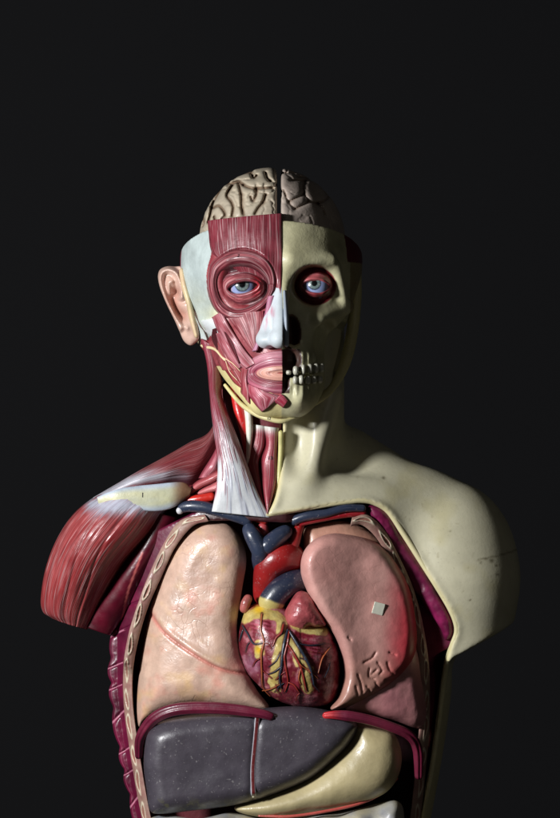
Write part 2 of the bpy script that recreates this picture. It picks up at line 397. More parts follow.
neck_cut = [(283, 405), (283, 425), (281.5, 450), (279.5, 475), (274, 500), (264, 517)]
opening_r = [(264, 517), (300, 511), (335, 505), (358, 502.5), (372, 504), (387, 513), (405, 540), (424, 570), (443, 600), (453, 620), (455, 633), (450, 648), (445, 668), (441, 700), (433, 760), (422, 818), (410, 905)]
skin_poly = np.vstack([cr(neck_cut, 6), cr(opening_r, 6), [(560, 905), (560, 300), (283, 300)]])
SP = Map(lambda X, Y: poly_d(skin_poly, X, Y), 230, 300, 560, 910, 1.)
def F_skin(x, y, h):
    b = body(x, y, h); s = SP(x[:, :, 0], y[:, :, 0])[:, :, None]
    lip = 1.5*np.exp(-((s-3.5)/3.)**2)*sst(480, 505, y)*sst(-30, 10, h)      # raised rim along the opening
    cut = np.maximum(s, (-75-h)*.9)
    cut = np.where(x < 279, s, cut) if True else cut
    f = smin(b+lip, cut+0*b, 3.5)
    hollow = np.minimum(b-9, sst(500, 520, y)*200-100)                        # a shell below the neck
    return np.minimum(f, np.where(y > 505, -hollow, 99))
P, Fc = surfnet(F_skin, (230, 322, -140), (530, 905, 100), 1.8); P = smooth(P, Fc, 3)
def skin_col(p):
    c = mixc((203, 198, 170), (192, 187, 160), fbm(p[:, 0], p[:, 1], 60, 3))
    s = SP(p[:, 0], p[:, 1]); c = mixc(c, (226, 212, 150), sst(6, 0, s)*sst(-40, 0, p[:, 2])*.6)
    for mx, my, mr in ((384, 478, 1.6), (486, 559, 1.5), (492, 561, 2.2), (497, 566, 1.4), (498, 575, 1.6), (481, 563, 1.2), (450, 531, 1), (318, 507, 1.4), (366, 500, 1.3), (410, 520, .9), (470, 600, 1.1)):
        c = mixc(c, (96, 88, 66), np.exp(-((x_ := p[:, 0])-mx)**2/mr**2-(p[:, 1]-my)**2/(mr*.8)**2)*.8)
    seam = line_d([(478, 560), (500, 556), (521, 551)], p[:, 0], p[:, 1]); c = mixc(c, (120, 112, 88), sst(1.4, .2, seam)*.6)
    c = mixc(c, (178, 168, 120), np.clip(fbm(p[:, 0]+40, p[:, 1], 26, 12)*3-1.7, 0, 1)*.45); c = mixc(c, (150, 140, 110), sst(.80, .86, fbm(p[:, 0], p[:, 1], 5, 15))*.35)
    c = mixc(c, (222, 205, 140), sst(650, 690, p[:, 1])*sst(460, 440, p[:, 0])*.5)
    return c
build('skin_shell', P, Fc, M_skin, model, skin_col)
# ridge of cut skin that frames the bare skull, from temple to chin
tube('skin_edge', [(357, 262, -8), (356, 300, 2), (352, 335, 8), (344, 366, 20), (331, 389, 32), (312, 404, 46), (289, 413, 56)], [5, 6, 6, 6, 4.5, 3.5, 2.5], M_skin, model, (200, 190, 140), flat=1.4)

lipc = cr(opening_r, 6); lipc = lipc[lipc[:, 1] < 900]; ln_ = np.gradient(lipc, axis=0); ln_ /= np.linalg.norm(ln_, axis=1)[:, None]
lipc = lipc+np.stack([ln_[:, 1], -ln_[:, 0]], -1)*2.2
hb_ = BF(lipc[:, 0], lipc[:, 1]); hb_ = np.convolve(np.pad(hb_, 6, mode='edge'), np.ones(13)/13, 'valid')
tube('opening_lip', np.c_[lipc, hb_-2.2][::5], [2.2, 3, 3, 3, 3, 3, 2.4], M_skin, model, (214, 205, 160), step=1.5)
# flayed half: deep red body under the muscles
core_poly = np.vstack([cr(neck_cut, 6)[::-1]-[1.5, 0], [(283, 300), (40, 300), (40, 905), (264, 905)]])
CP = Map(lambda X, Y: poly_d(core_poly, X, Y), 20, 300, 300, 910, 1.)
open_all = np.vstack([cr([(190, 521), (176, 536), (161, 559), (148, 588), (138, 619), (131, 654), (129, 686), (130, 722), (134, 750), (146, 812), (160, 905)], 6),
                      cr([(408, 905), (420, 818), (425, 760), (428, 712), (426, 672), (421, 630), (411, 595), (398, 562), (381, 535), (366, 519), (330, 517), (290, 522), (240, 520)], 6)])
OP = Map(lambda X, Y: poly_d(open_all, X, Y), 20, 480, 560, 910, 1.)
def F_core(x, y, h):
    f = np.minimum(body(x, y, h)-7-12*sst(160, 130, x), CP(x[:, :, 0], y[:, :, 0])[:, :, None])
    f = np.minimum(f, -((107-x)*.37+(y-630)*.93)+200*sst(104, 112, x))
    return np.minimum(f, np.where(y > 500, -30-h, 99))
P, Fc = surfnet(F_core, (30, 380, -140), (290, 905, 80), 2.6)
build('deep_muscle', P, Fc, M_core, model, (92, 22, 32))
# chest wall with the thorax hollowed out, its cut edge facing the viewer
def F_wall(x, y, h):
    b = body(x, y, h, False)-2-8*sst(283, 300, x); o = OP(x[:, :, 0], y[:, :, 0])[:, :, None]
    f = np.minimum(b, np.maximum(-o, -72-h)); return np.minimum(f, y-509-.5*np.maximum(0, 200-x))
P, Fc = surfnet(F_wall, (60, 500, -130), (470, 905, 70), 2.)
cells = []
la = cr([(150, 560), (122, 612), (111, 645), (109, 672), (112, 706), (116, 735), (124, 775), (133, 820)], 8)
ra = cr([(176, 545), (150, 590), (136, 625), (128, 660), (125, 690), (128, 722), (132, 748), (142, 810)], 8)
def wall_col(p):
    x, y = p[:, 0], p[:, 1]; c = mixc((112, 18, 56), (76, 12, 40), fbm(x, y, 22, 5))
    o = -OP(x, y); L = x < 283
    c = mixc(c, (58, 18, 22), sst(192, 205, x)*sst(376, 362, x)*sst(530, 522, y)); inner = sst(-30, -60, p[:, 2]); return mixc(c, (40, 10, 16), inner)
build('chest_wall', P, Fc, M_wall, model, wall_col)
def cell_col(p, uv):
    u, v = uv.T; k = ((u+.5*np.minimum(v, 18)+5*np.sin(u*.07)) % 30); c = mixc((112, 20, 56), (70, 8, 34), fbm(p[:, 0], p[:, 1], 16, 5))
    w_ = v/v.max(); c = mixc(c, (190, 122, 142), sst(1.3, .5, np.abs(k-15))*.95); return mixc(c, (168, 84, 108), sst(.035, .01, np.abs(w_-.16))*.7)
def cell_disp(u, v):
    k = ((u+.5*np.minimum(v, 18)+5*np.sin(u*.07)) % 30); return -2.6*np.exp(-((k-15)/1.8)**2)+1.6*(fbm(u, v, 9, 5)-.5)
mA, tA = resample(cr([(172, 524), (152, 548), (132, 583), (116, 618), (108, 645), (106, 672), (108, 706), (112, 735), (120, 775), (130, 820), (140, 860)], 10), 110)
mA[:, 0] += 2.6-3.4*np.abs(np.sin(np.pi*(tA+5*np.sin(tA*.07))/30))*sst(60, 110, tA)
strap('muscle_edge', [tuple(q) for q in mA] if True else [(172, 524), (152, 548), (132, 583), (116, 618), (108, 645), (106, 672), (108, 706), (112, 735), (120, 775), (130, 820), (140, 860)],
      [(188, 524), (170, 544), (155, 575), (142, 607), (132, 640), (125, 674), (125, 706), (129, 740), (133, 765), (142, 812), (152, 860)], M_wall, model, cell_col,
      lambda x, y: np.maximum(-26, -45+104*np.sqrt(np.clip(1-((x-283)/(waist(y)+2))**2, 0, 1))-9), T=5, depth=26, step=.9, disp=cell_disp)
# the fleshy pectoral remnant beside the right-hand opening
pr = [(368, 508), (378, 506), (390, 515), (405, 540), (424, 570), (442, 601), (452, 622), (453, 636), (446, 641), (440, 628), (423, 604), (412, 590), (398, 562), (381, 534)]
organ('cut_chest_muscle', pr, lambda x, y: BF(x, y)-10, 9, 9, M_wall, model,
      lambda p: mixc((140, 34, 84), (92, 14, 52), np.clip(fbm(p[:, 0], p[:, 1], 9, 2)*1.6-.3, 0, 1)), res=1., disp=lambda x, y: 2.2*(fbm(x, y, 8, 4)-.5))
# rib edges: pale strip with a chain of cut ribs
def rib_strip(name, A, B, lift=0):
    def disp(u, v):
        k = ((u+3*np.sin(u*.11)) % 29)/29; o = ((k-.5)/.36)**2+((v-5.0-.8*np.sin(u*.2))/2.3)**2
        return 1.1*np.exp(-((o-1)/.5)**2)-.7*sst(1, .5, o)
    def col(p, uv):
        k = ((uv[:, 0]+3*np.sin(uv[:, 0]*.11)) % 29)/29; o = ((k-.5)/.36)**2+((uv[:, 1]-5.0-.8*np.sin(uv[:, 0]*.2))/2.3)**2
        c = mixc((172, 150, 130), (140, 92, 88), fbm(p[:, 0], p[:, 1], 8)); c = mixc(c, (150, 106, 92), sst(.9, .6, o))
        return mixc(c, (206, 194, 170), sst(.55, .2, np.abs(o-1.05)))
    return strap(name, A, B, M_bone, model, col, lambda x, y: BF(x, y)-9, T=3, depth=12, step=.65, disp=disp, lift=7.5)
rib_strip('rib_edge', [(205, 514), (181, 520), (165, 541), (149, 574), (138, 603), (128, 635), (122, 672), (122, 706), (126, 740), (138, 812), (150, 860)],
          [(209, 521), (193, 526), (175, 548), (160, 580), (148, 607), (138, 640), (132, 674), (132, 706), (136, 738), (148, 810), (160, 858)])
rib_strip('rib_edge', [(352, 517), (368, 515), (385, 531), (400, 558), (414, 590), (424, 628), (430, 670), (431, 712), (429, 750), (422, 818), (414, 860)],
          [(350, 526), (362, 525), (377, 539), (392, 566), (405, 596), (414, 632), (420, 672), (421, 710), (418, 750), (411, 816), (403, 858)])

# ------------------------------------------------------------------ head
def head(x, y, h, details=True):
    f = ell(x, y, h, (271, 262, -18), (92, 108, 112))
    f = smax(f, ell(x, y, h, (279, 330, 26), (66, 74, 60)), 14)
    f = smax(f, ell(x, y, h, (284, 386, 42), (38, 34, 46)), 14)
    f = smax(f, caps(x, y, h, (215, 338, -12), (267, 398, 62), 17, 19), 12); f = smax(f, caps(x, y, h, (327, 345, 0), (293, 398, 62), 11, 18), 10)
    f = smax(f, caps(x, y, h, (231, 266, 84), (262, 262, 90), 6, 6), 10)          # brow
    f = smax(f, caps(x, y, h, (291, 262, 90), (330, 262, 72), 7, 6), 10)
    f = smax(f, caps(x, y, h, (230, 322, 64), (208, 318, 30), 8, 8), 12)
    f = smax(f, caps(x, y, h, (318, 320, 72), (346, 306, 42), 8, 8), 7)           # cheek bone
    f = smax(f, caps(x, y, h, (336, 268, 66), (343, 300, 52), 5, 5), 6)
    f = smax(f, caps(x, y, h, (283, 280, 86), (283, 312, 100), 6, 6), 7)
    f = smax(f, ell(x, y, h, (284, 362, 62), (30, 26, 28)), 8)
    if details:
        f = smin(f, -ell(x, y, h, (243, 287, 90), (27, 24, 30)), 5)
        f = smin(f, -ell(x, y, h, (315, 287, 84), (23.5, 20.5, 36)), 3)
        sub = -ell(x, y, h, (291, 333, 92), (9, 17, 26)); f = smin(f, sub, 3)
        f = smin(f, -ell(x, y, h, (343, 362, 30), (20, 40, 46)), 6); f = smin(f, -ell(x, y, h, (326, 342, 64), (14, 20, 20)), 7)               # hollow cheek
        f = smin(f, -ell(x, y, h, (290, 360, 104), (12, 16, 30)), 3); f = smin(f, -ell(x, y, h, (285, 380, 104), (5, 14, 26)), 3)
        f = smin(f, -ell(x, y, h, (300, 375.5, 92), (22, 3, 30)), 3)
        f = smax(f, ell(x, y, h, (299, 396, 62), (11, 14, 27)), 5)
    g = sst(288, 292, x)*sst(328, 318, x)*sst(60, 70, h); f = f+.9*np.cos((x-296)*2*pi/6.4)*g*(sst(350, 355, y)*sst(370, 366, y)+sst(384, 387, y)*sst(402, 392, y))
    return f+.8*(vn(x, y, 11, 21)-.5)*sst(282, 286, x)
def rim_y(x, h): return 247-.29*(h-0)+0*x                        # the tilted saw cut of the skull cap
def F_head(x, y, h):
    f = head(x, y, h); cut = (y-rim_y(x, h))*.96
    f = np.minimum(f, cut)
    bowl = ell(x, y, h, (271, 255, -18), (84, 100, 104)); return np.minimum(f, np.maximum(-bowl, y-268))
P, Fc = surfnet(F_head, (170, 205, -140), (372, 428, 125), 1.15); P = smooth(P, Fc, 4)
HM = frontmap(lambda x, y, h: head(x, y, h), 170, 200, 372, 430, 2.).blur(1)
HS = frontmap(lambda x, y, h: head(x, y, h, False), 170, 200, 372, 430, 2.).blur(2)
temple = cr([(178, 235), (207.5, 218), (209, 235), (212, 252), (207, 275), (210, 300), (224, 318), (214, 330), (205, 340), (196, 330), (186, 280), (176, 262)], 6, True)
def head_col(p):
    x, y, h = p.T; c = mixc((202, 198, 162), (178, 173, 136), fbm(x, y, 18, 1))
    left = x < 282
    flesh = mixc((128, 38, 48), (170, 96, 98), np.clip(fbm(x+y*.6, y*.3-x*.3, 9, 2)*2-.6, 0, 1))
    c = np.where((left & (y > 248))[:, None], flesh, c)
    t = poly_d(temple, x, y); tc = mixc((180, 192, 190), (204, 200, 158), np.clip(fbm(x, y, 26, 8)*2.2-.8, 0, 1)*sst(270, 320, y))
    c = np.where((left & ((t > 0) | (x < 200)) & (y < 345) | (left & (y < 250)))[:, None], tc, c)
    jaw = left & (y > 366) & (y > 371+(x-221)*.62-9); c = np.where(jaw[:, None], mixc((228, 218, 160), (214, 200, 140), fbm(x, y, 12)), c)
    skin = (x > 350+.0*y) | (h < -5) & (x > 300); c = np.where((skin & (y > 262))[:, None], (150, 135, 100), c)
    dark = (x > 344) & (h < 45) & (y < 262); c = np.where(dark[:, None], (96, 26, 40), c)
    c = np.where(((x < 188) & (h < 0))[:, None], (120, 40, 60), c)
    c = mixc(c, (70, 30, 26), ((x > 283) & (np.hypot((x-291)/10, (y-334)/19) < 1))*sst(14, 0, h-80)*.8)
    c = mixc(c, (52, 28, 24), ((x > 282) & (y > 350) & (np.hypot((x-289)/13, (y-360)/18) < 1) | ((x > 282) & (x < 290) & (y > 350) & (y < 394)))*.9)
    orb = ((x-315)/21)**2+((y-287)/19)**2; c = mixc(c, (110, 24, 32), sst(1.05, .9, orb))
    return c
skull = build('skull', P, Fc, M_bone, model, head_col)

def eye(cx, cy, R, hball, ix, iy, ir=7.2, mat=M_eye):
    n = 72; m = 64; th = np.linspace(0, 2*pi, n, endpoint=False); ph = np.linspace(0.001, pi, m)
    T_, P_ = np.meshgrid(th, ph, indexing='ij'); d = np.stack([np.sin(P_)*np.cos(T_), np.sin(P_)*np.sin(T_), np.cos(P_)], -1)
    g = np.array([ix-cx, iy-cy, 0]); g[2] = math.sqrt(R*R-g[0]**2-g[1]**2); g /= np.linalg.norm(g)
    V = (d.reshape(-1, 3)*R+[cx, cy, hball]); dd = d.reshape(-1, 3)@g; ang = np.degrees(np.arccos(np.clip(dd, -1, 1)))
    c = np.tile(np.array([148, 162, 204.]), (len(V), 1)); c = mixc(c, (206, 150, 160), sst(9, 13, np.abs(V[:, 0]-cx)))
    iris = mixc((86, 104, 108), (138, 152, 146), vn(V[:, 0]*3, V[:, 1]*3, 2)); ri, rp = math.degrees(math.asin(ir/R)), math.degrees(math.asin(ir*.45/R))
    c = mixc(c, (46, 54, 72), sst(ri+2, ri-.5, ang)); c = mixc(c, iris, sst(ri-2, ri-4.5, ang)); c = mixc(c, (8, 8, 10), sst(rp+1.5, rp-.5, ang))
    hit = np.hypot(V[:, 0]-(ix+3.6), V[:, 1]-(iy-2.6))
    i, j = np.meshgrid(np.arange(n), np.arange(m-1), indexing='ij'); i2 = (i+1) % n
    Fq = np.stack([i*m+j, i*m+j+1, i2*m+j+1, i2*m+j], -1).reshape(-1, 4)
    return finish_tri('eyeball', V, Fq, mat, skull, lambda p, uv: c, np.zeros((len(V), 2)))
eye(243, 286.5, 15.5, 64, 242.6, 285.5); eye(315, 286.5, 15, 62.5, 314.0, 284.4, 6.4)

def by_angle(pts, cx, cy):
    p = cr(pts, 8, True); a = np.arctan2(p[:, 1]-cy, p[:, 0]-cx); r = np.hypot(p[:, 1]-cy, p[:, 0]-cx); k = np.argsort(a)
    rr = np.interp(th, a[k], r[k], period=2*pi); return np.stack([cx+rr*np.cos(th), cy+rr*np.sin(th)], -1)
def almond(cx, cy, l, r, t, b, sl=0.):               # eyelid opening as radius per angle: corners at l and r
    th = np.linspace(0, 2*pi, 121)[:-1]; rx = np.where(np.cos(th) < 0, l, r); ry = np.where(np.sin(th) < 0, t, b)
    x = cx+rx*np.cos(th); y = cy+ry*np.sign(np.sin(th))*np.abs(np.sin(th))**1.35-sl*(x-cx)
    return th, np.stack([x, y], -1)
def ring(name, outer, grooveL, inner, prof, base, mat, col, slant=0.):
    """rings from outer outline through a middle outline to the lid opening; prof = [(t, height)]"""
    t = np.linspace(0, 1, 46); G = np.empty((len(outer), len(t), 3))
    for k, tt in enumerate(t):
        q = outer*(1-tt/.55)+grooveL*(tt/.55) if tt < .55 else grooveL*(1-(tt-.55)/.45)+inner*((tt-.55)/.45)
        G[:, k, :2] = q
    pt, ph = np.array(prof).T; hh = np.interp(t, pt, ph)
    k3 = np.array([.25, .5, .25]); hh = np.r_[hh[0], np.convolve(hh, k3, 'valid'), hh[-1]]
    th0 = np.linspace(0, 2*pi, len(outer), endpoint=False); b = base(G[..., 0], G[..., 1]); G[..., 2] = hh[None]+b+2.6*np.exp(-((t[None]-.86)/.09)**2)*np.clip(-np.sin(th0), 0, 1)[:, None]+1.4*(vn(np.cos(th0)[:, None]*30, np.sin(th0)[:, None]*30+t[None]*20, 9, 4)-.5)
    th = np.linspace(0, 2*pi, len(outer), endpoint=False)
    uv = np.stack(np.broadcast_arrays((th*18)[:, None], (t*22)[None]), -1).copy()
    # close the ring: repeat the first column
    G = np.concatenate([G, G[:1]], 0); uv = np.concatenate([uv, uv[:1]+[2*pi*18, 0]], 0)
    return sheet(name, G, 5, mat, skull, col, uv)
th, inn = almond(243.3, 288.4, 14.5, 14.5, 4.9, 6, .14); el = lambda cx, cy, a, b: np.stack([cx+a*np.cos(th), cy+b*np.sin(th)], -1)
def oo_col(p, uv):
    t = uv[:, 1]/22; c = mixc((142, 66, 74), (118, 42, 52), sst(.1, .4, t)); c = mixc(c, (66, 12, 24), sst(.36, .52, t)*sst(.74, .58, t)*.92)
    c = mixc(c, (176, 96, 100), sst(.64, .8, t)); c = mixc(c, (130, 40, 52), sst(.86, .97, t))
    c = mixc(c, (190, 16, 34), sst(250, 258, p[:, 0])*sst(266, 258, p[:, 0])*sst(.5, .7, t)*.8)
    c = mixc(c, (200, 100, 120), sst(.25, .0, t)*sst(255, 275, p[:, 0])*.6); w_ = np.sin(t*62+5*vn(uv[:, 0]*.5, t*5, 4, 3)+np.sin(uv[:, 0]*.09)*2); c = mixc(c, (84, 20, 34), sst(.45, .95, w_)*.55*sst(1, .9, t)); return mixc(c, (208, 142, 142), sst(.55, .95, -w_)*.45*sst(1, .9, t))
sock = lambda x, y: 78-((x-243)*-.28)-.0*(y-287)+0*x
z3 = lambda q: by_angle(zc(200, 245, 6.588, q), 242, 286)
ring('eye_ring_muscle', z3([(75, 120), (150, 58), (250, 32), (370, 50), (450, 100), (492, 170), (498, 260), (470, 350), (420, 420), (330, 482), (230, 503), (140, 470), (80, 400), (52, 300), (55, 190)]),
     z3([(132, 260), (152, 210), (210, 178), (300, 172), (375, 198), (432, 250), (432, 330), (370, 382), (280, 408), (200, 388), (152, 340)]), inn,
     [(0, -4), (.03, 3), (.12, 6), (.18, 5.6), (.26, 6.6), (.34, 3.6), (.40, 2.4), (.52, -9), (.58, -10), (.66, -4.5), (.70, -4.6), (.76, -1.2), (.80, -1.8), (.88, 1.6), (.95, 1.4), (1, -1)],
     lambda x, y: np.maximum(HS(x, y)*.75+.25*sock(x, y), 0)-0, M_face, oo_col)
th, inn2 = almond(315.3, 287.6, 13, 13.5, 4.8, 5.6, -.05)
def lid_col(p, uv):
    t = uv[:, 1]/22; c = mixc((112, 26, 36), (158, 62, 68), sst(.45, .68, t)); c = mixc(c, (120, 30, 36), sst(.86, .97, t)*sst(284, 290, p[:, 1])); c = mixc(c, (206, 110, 112), sst(.5, .75, t)*sst(286, 280, p[:, 1])*.9); return c
ring('eyelid', el(315, 287, 24, 21), el(315.5, 286, 16.5, 12.5), inn2, [(0, -15), (.3, -9), (.48, -5), (.6, -1.5), (.8, 1), (.93, 1.2), (1, -1)],
     lambda x, y: 75.5-.22*(x-315)-.02*(x-315)**2, M_muscs, lid_col)

# forehead muscle
C_fr = lambda p, uv: mixc((140, 60, 70), (112, 36, 48), fbm(p[:, 0], p[:, 1], 20, 5))
strap('forehead_muscle', [(208, 221.5), (209, 235), (212, 253), (222, 262)], [(282, 215.5), (282, 236), (282, 262), (281, 300)], M_musc, skull, C_fr, lambda x, y: HS(x, y)-12*sst(1.0, .86, np.hypot((x-242.5)/35, (y-285)/35.5)), T=3, depth=10, prof=.25)
F_frm = None
# nose
def F_nose(x, y, h):
    f = caps(x, y, h, (280, 285, 91), (281, 336, 108), 3.6, 9)
    f = smax(f, caps(x, y, h, (276, 300, 88), (268, 338, 91), 6, 10), 7)
    f = smax(f, ell(x, y, h, (267, 341, 92), (10.5, 8, 14)), 5); f = smax(f, ell(x, y, h, (279, 341, 108), (9, 8.5, 12)), 6)
    f = smin(f, -ell(x, y, h, (272, 350, 98), (5, 3.5, 9)), 2)
    return np.minimum(f, 283-x)
P, Fc = surfnet(F_nose, (250, 278, 60), (286, 356, 130), .9)
def nose_col(p):
    x, y = p[:, 0], p[:, 1]; c = np.tile(np.array([198, 207, 212.]), (len(p), 1))
    c = mixc(c, (196, 140, 156), sst(.5, .8, fbm(x*2, y*.6, 9, 3))*sst(335, 322, y)*sst(300, 312, y)*sst(277, 272, x)); return c
build('nose_cartilage', P, Fc, M_white, skull, nose_col)
tube('nose_septum', [(284.5, 292, 97), (286, 322, 106), (286.5, 348, 103)], [1.6, 2.8, 2.4], M_white, skull, (150, 160, 172), flat=2.5)
tube('nose_spine', [(289, 345, 88), (294, 348, 90), (300, 345, 84)], [1.4, 1.8, 1.2], M_bone, skull, (205, 195, 150))

# mouth ring muscle (left half) with lips
tt = np.linspace(-pi/2, -3*pi/2, 90)
def half(cx, cy, rx, rt, rb): return np.stack([cx+rx*np.cos(tt), cy+np.where(np.sin(tt) < 0, rt, rb)*np.sin(tt)], -1)
o_, g_, i_ = half(282.5, 373, 40, 22.5, 21.5), half(282.5, 373.5, 27, 7.5, 8), half(282.5, 373.5, 3, .25, .25)
t = np.linspace(0, 1, 60); G = np.empty((90, 60, 3))
for k, q in enumerate(t): G[:, k, :2] = o_*(1-q/.58)+g_*(q/.58) if q < .58 else g_*(1-(q-.58)/.42)+i_*((q-.58)/.42)
hh = np.interp(t, [0, .05, .3, .5, .57, .62, .8, 1], [-2, 1.5, 3.4, 2.6, .6, 2.4, 3.6, .8])
G[..., 2] = HS(G[..., 0], G[..., 1])+hh[None]
uv = np.stack(np.broadcast_arrays((np.linspace(0, pi, 90)*24)[:, None], (t*34)[None]), -1)
def lip_col(p, uv):
    q = uv[:, 1]/34; c = mixc((176, 98, 118), (128, 34, 52), sst(.1, .5, q)*sst(364, 380, p[:, 1])*.8+.1)
    c = mixc(c, (208, 150, 160), sst(.35, .2, q)*sst(370, 356, p[:, 1])*.7)
    c = mixc(c, (214, 158, 140), sst(.585, .61, q)); c = mixc(c, (190, 104, 100), sst(.93, 1, q)); return c
sheet('mouth_muscle', G, 7, M_face, skull, lip_col, uv)

z5 = lambda pts: zc(195, 315, 6.222, pts)
pink = lambda a, b, s=10, k=2: (lambda p, uv: mixc(a, b, np.clip(fbm(uv[:, 0]*.25, uv[:, 1]*1.5, s*.4, k)*2-.6, 0, 1)))
face = [
 ('cheek_muscle', [(212, 318), (216, 330), (226, 346), (238, 364), (244, 370)], [(222, 312), (232, 330), (245, 350), (254, 361), (256, 364)], pink((150, 62, 72), (196, 136, 144)), 3.5, 2),
 ('upper_lip_muscle', [(226, 316), (237, 330), (249, 347), (256, 353)], [(264, 312), (263, 325), (259, 342), (257, 352)], pink((134, 44, 54), (196, 136, 138)), 3, 3),
 ('nose_wing_muscle', [(268, 298), (264, 318), (258, 338), (252, 352)], [(274, 297), (271, 315), (263, 335), (258, 351)], pink((196, 120, 150), (206, 150, 176)), 2.5, 6),
 ('jaw_muscle', z5([(110, 190), (130, 240), (140, 290), (165, 345)]), z5([(185, 150), (215, 230), (260, 310), (290, 345)]), pink((148, 58, 66), (180, 92, 94)), 4, 0),
 ('cheek_muscle', z5([(120, 120), (150, 200), (200, 270), (270, 340)]), z5([(175, 110), (215, 190), (255, 270), (290, 325)]), pink((156, 70, 80), (196, 130, 138)), 3, 2),
 ('inner_cheek_muscle', z5([(130, 270), (190, 350), (240, 420), (285, 455)]), z5([(285, 320), (310, 340), (330, 400), (325, 450)]), pink((142, 44, 50), (172, 80, 80)), 2.5, 1),
 ('chin_muscle', z5([(285, 330), (285, 400), (285, 470), (275, 540)]), z5([(335, 340), (325, 400), (335, 470), (345, 560)]), pink((146, 50, 60), (172, 84, 92)), 3, 2.5),
 ('lower_lip_muscle', [(248, 384), (247, 392), (254, 403), (262, 412)], [(266, 392), (279, 396), (281, 398), (270, 406)], pink((150, 46, 64), (200, 130, 142)), 2.5, 2),
 ('chin_tuft_muscle', [(274, 402), (279, 405), (283, 408)], [(281, 394), (284, 396), (288, 401)], pink((170, 48, 70), (200, 100, 120)), 2.5, 2),
]
for nm, A, B, c, T, lift in face: strap(nm, A, B, M_face, skull, c, HS, T=T, depth=8, lift=lift, step=.9)
strap('tendon', [(196, 322), (203, 330), (211, 336), (215, 345)], [(216, 318), (219, 322), (221, 330), (217, 341)], M_white, skull, pink((206, 212, 214), (222, 226, 226)), HS, T=3, depth=7, lift=1)
strap('dark_gap_strip', [(211, 330), (212, 340), (217, 350)], [(218, 328), (219, 340), (218, 350)], M_core, skull, (70, 10, 20), HS, T=2, depth=6, lift=2.5)  # raised dark strip, its colour stands in for a shaded gap
strap('dark_gap_strip', z5([(180, 105), (215, 190), (255, 265), (275, 305)]), z5([(195, 115), (240, 175), (262, 240), (280, 300)]), M_core, skull, (84, 16, 26), HS, T=2, depth=6, lift=5)  # same for the gap between cheek muscles: shade painted as a dark strip
def on_head(pts, lift): return [(x, y, float(HS(np.array(x*1.), np.array(y*1.)))+lift) for x, y in pts]
tube('facial_nerve', on_head([(198, 341), (203, 346), (212, 348), (217, 351), (222, 357), (226, 361)], 4), [1.6, 1.6, 1.6, 1.4, 1], M_bone, skull, (232, 214, 170))
for pts in ([(222, 357), (232, 363), (241, 372)], [(226, 361), (230, 372), (238, 381)]): tube('facial_nerve', on_head(pts, 5), [.6, .5, .4], M_bone, skull, (226, 196, 160))

# teeth and gums of the bare jaw
for x, y, w_, h_, hh in ((288.5, 373, 2.6, 2.4, 90), (295.5, 371, 2.9, 4.6, 90), (303, 370, 2.4, 5.2, 85.5), (309.5, 369, 2.9, 4.8, 79.5), (315.5, 368.5, 3.1, 4.8, 73), (321, 368, 3.2, 4.6, 65.5),
                          (295, 380.5, 2.5, 4.2, 89), (301, 380, 2.7, 4.6, 88), (307.5, 380.5, 3, 4.4, 80.5), (313.5, 380, 3.1, 4.2, 74), (319.5, 379.5, 3.1, 4, 66.5)):
    P, Fc = surfnet(lambda X, Y, H: 1-(np.abs((X-x)/w_)**2.6+np.abs((Y-y)/h_)**2.8+np.abs((H-hh)/5)**2.2), (x-5, y-7, hh-7), (x+5, y+7, hh+7), .6)
    build('tooth', P, Fc, M_ear, skull, (190, 188, 172))

# ear
def ear_h(x, y): return 0*x
ear_o = zc(150, 240, 6.816, [(215, 175), (165, 170), (110, 168), (60, 190), (45, 235), (55, 300), (80, 370), (115, 450), (160, 540), (195, 620), (225, 685), (270, 716), (310, 695), (330, 660), (320, 560), (300, 450), (260, 350), (225, 240)])
zE = lambda pts: cr(zc(150, 240, 6.816, pts), 6)
helix = zE([(212, 385), (205, 300), (175, 225), (120, 195), (75, 215), (62, 270), (80, 350), (125, 450), (165, 530), (200, 600)])
anti = zE([(150, 270), (120, 290), (125, 340), (135, 420), (165, 500), (205, 560), (245, 600)]); concha = zE([(165, 350), (150, 400), (175, 470), (215, 510)])
def ear_disp(x, y):
    return 6*np.exp(-(line_d(helix, x, y)/2.6)**2)+3.2*np.exp(-(line_d(anti, x, y)/2.4)**2)-9*np.exp(-(line_d(concha, x, y)/5.0)**2)-2.5*np.exp(-((line_d(helix, x, y)-5)/1.8)**2)+3*np.exp(-(np.hypot(x-187, y-326)/8)**2)
organ('ear', ear_o, lambda x, y: -14+.55*(x-160)*.6, 7, 7, M_ear, skull,
      lambda p: mixc((206, 172, 156), (170, 112, 96), np.clip(np.exp(-(line_d(concha, p[:, 0], p[:, 1])/5)**2)*.6+np.exp(-(line_d(zE([(80, 240), (95, 330), (130, 430)]), p[:, 0], p[:, 1])/2)**2)*.5, 0, 1)),
      res=.8, disp=ear_disp, soft=2)
tube('ear_cartilage', [(181, 268, 5), (184, 285, 12), (188, 300, 16), (192, 318, 22), (197, 338, 26)], [3.0, 3.4, 3, 3.2, 2], M_bone, skull, lambda p, uv: mixc((216, 204, 156), (204, 172, 140), fbm(p[:, 0], p[:, 1], 10, 2)), flat=2.)

adopt_list = []
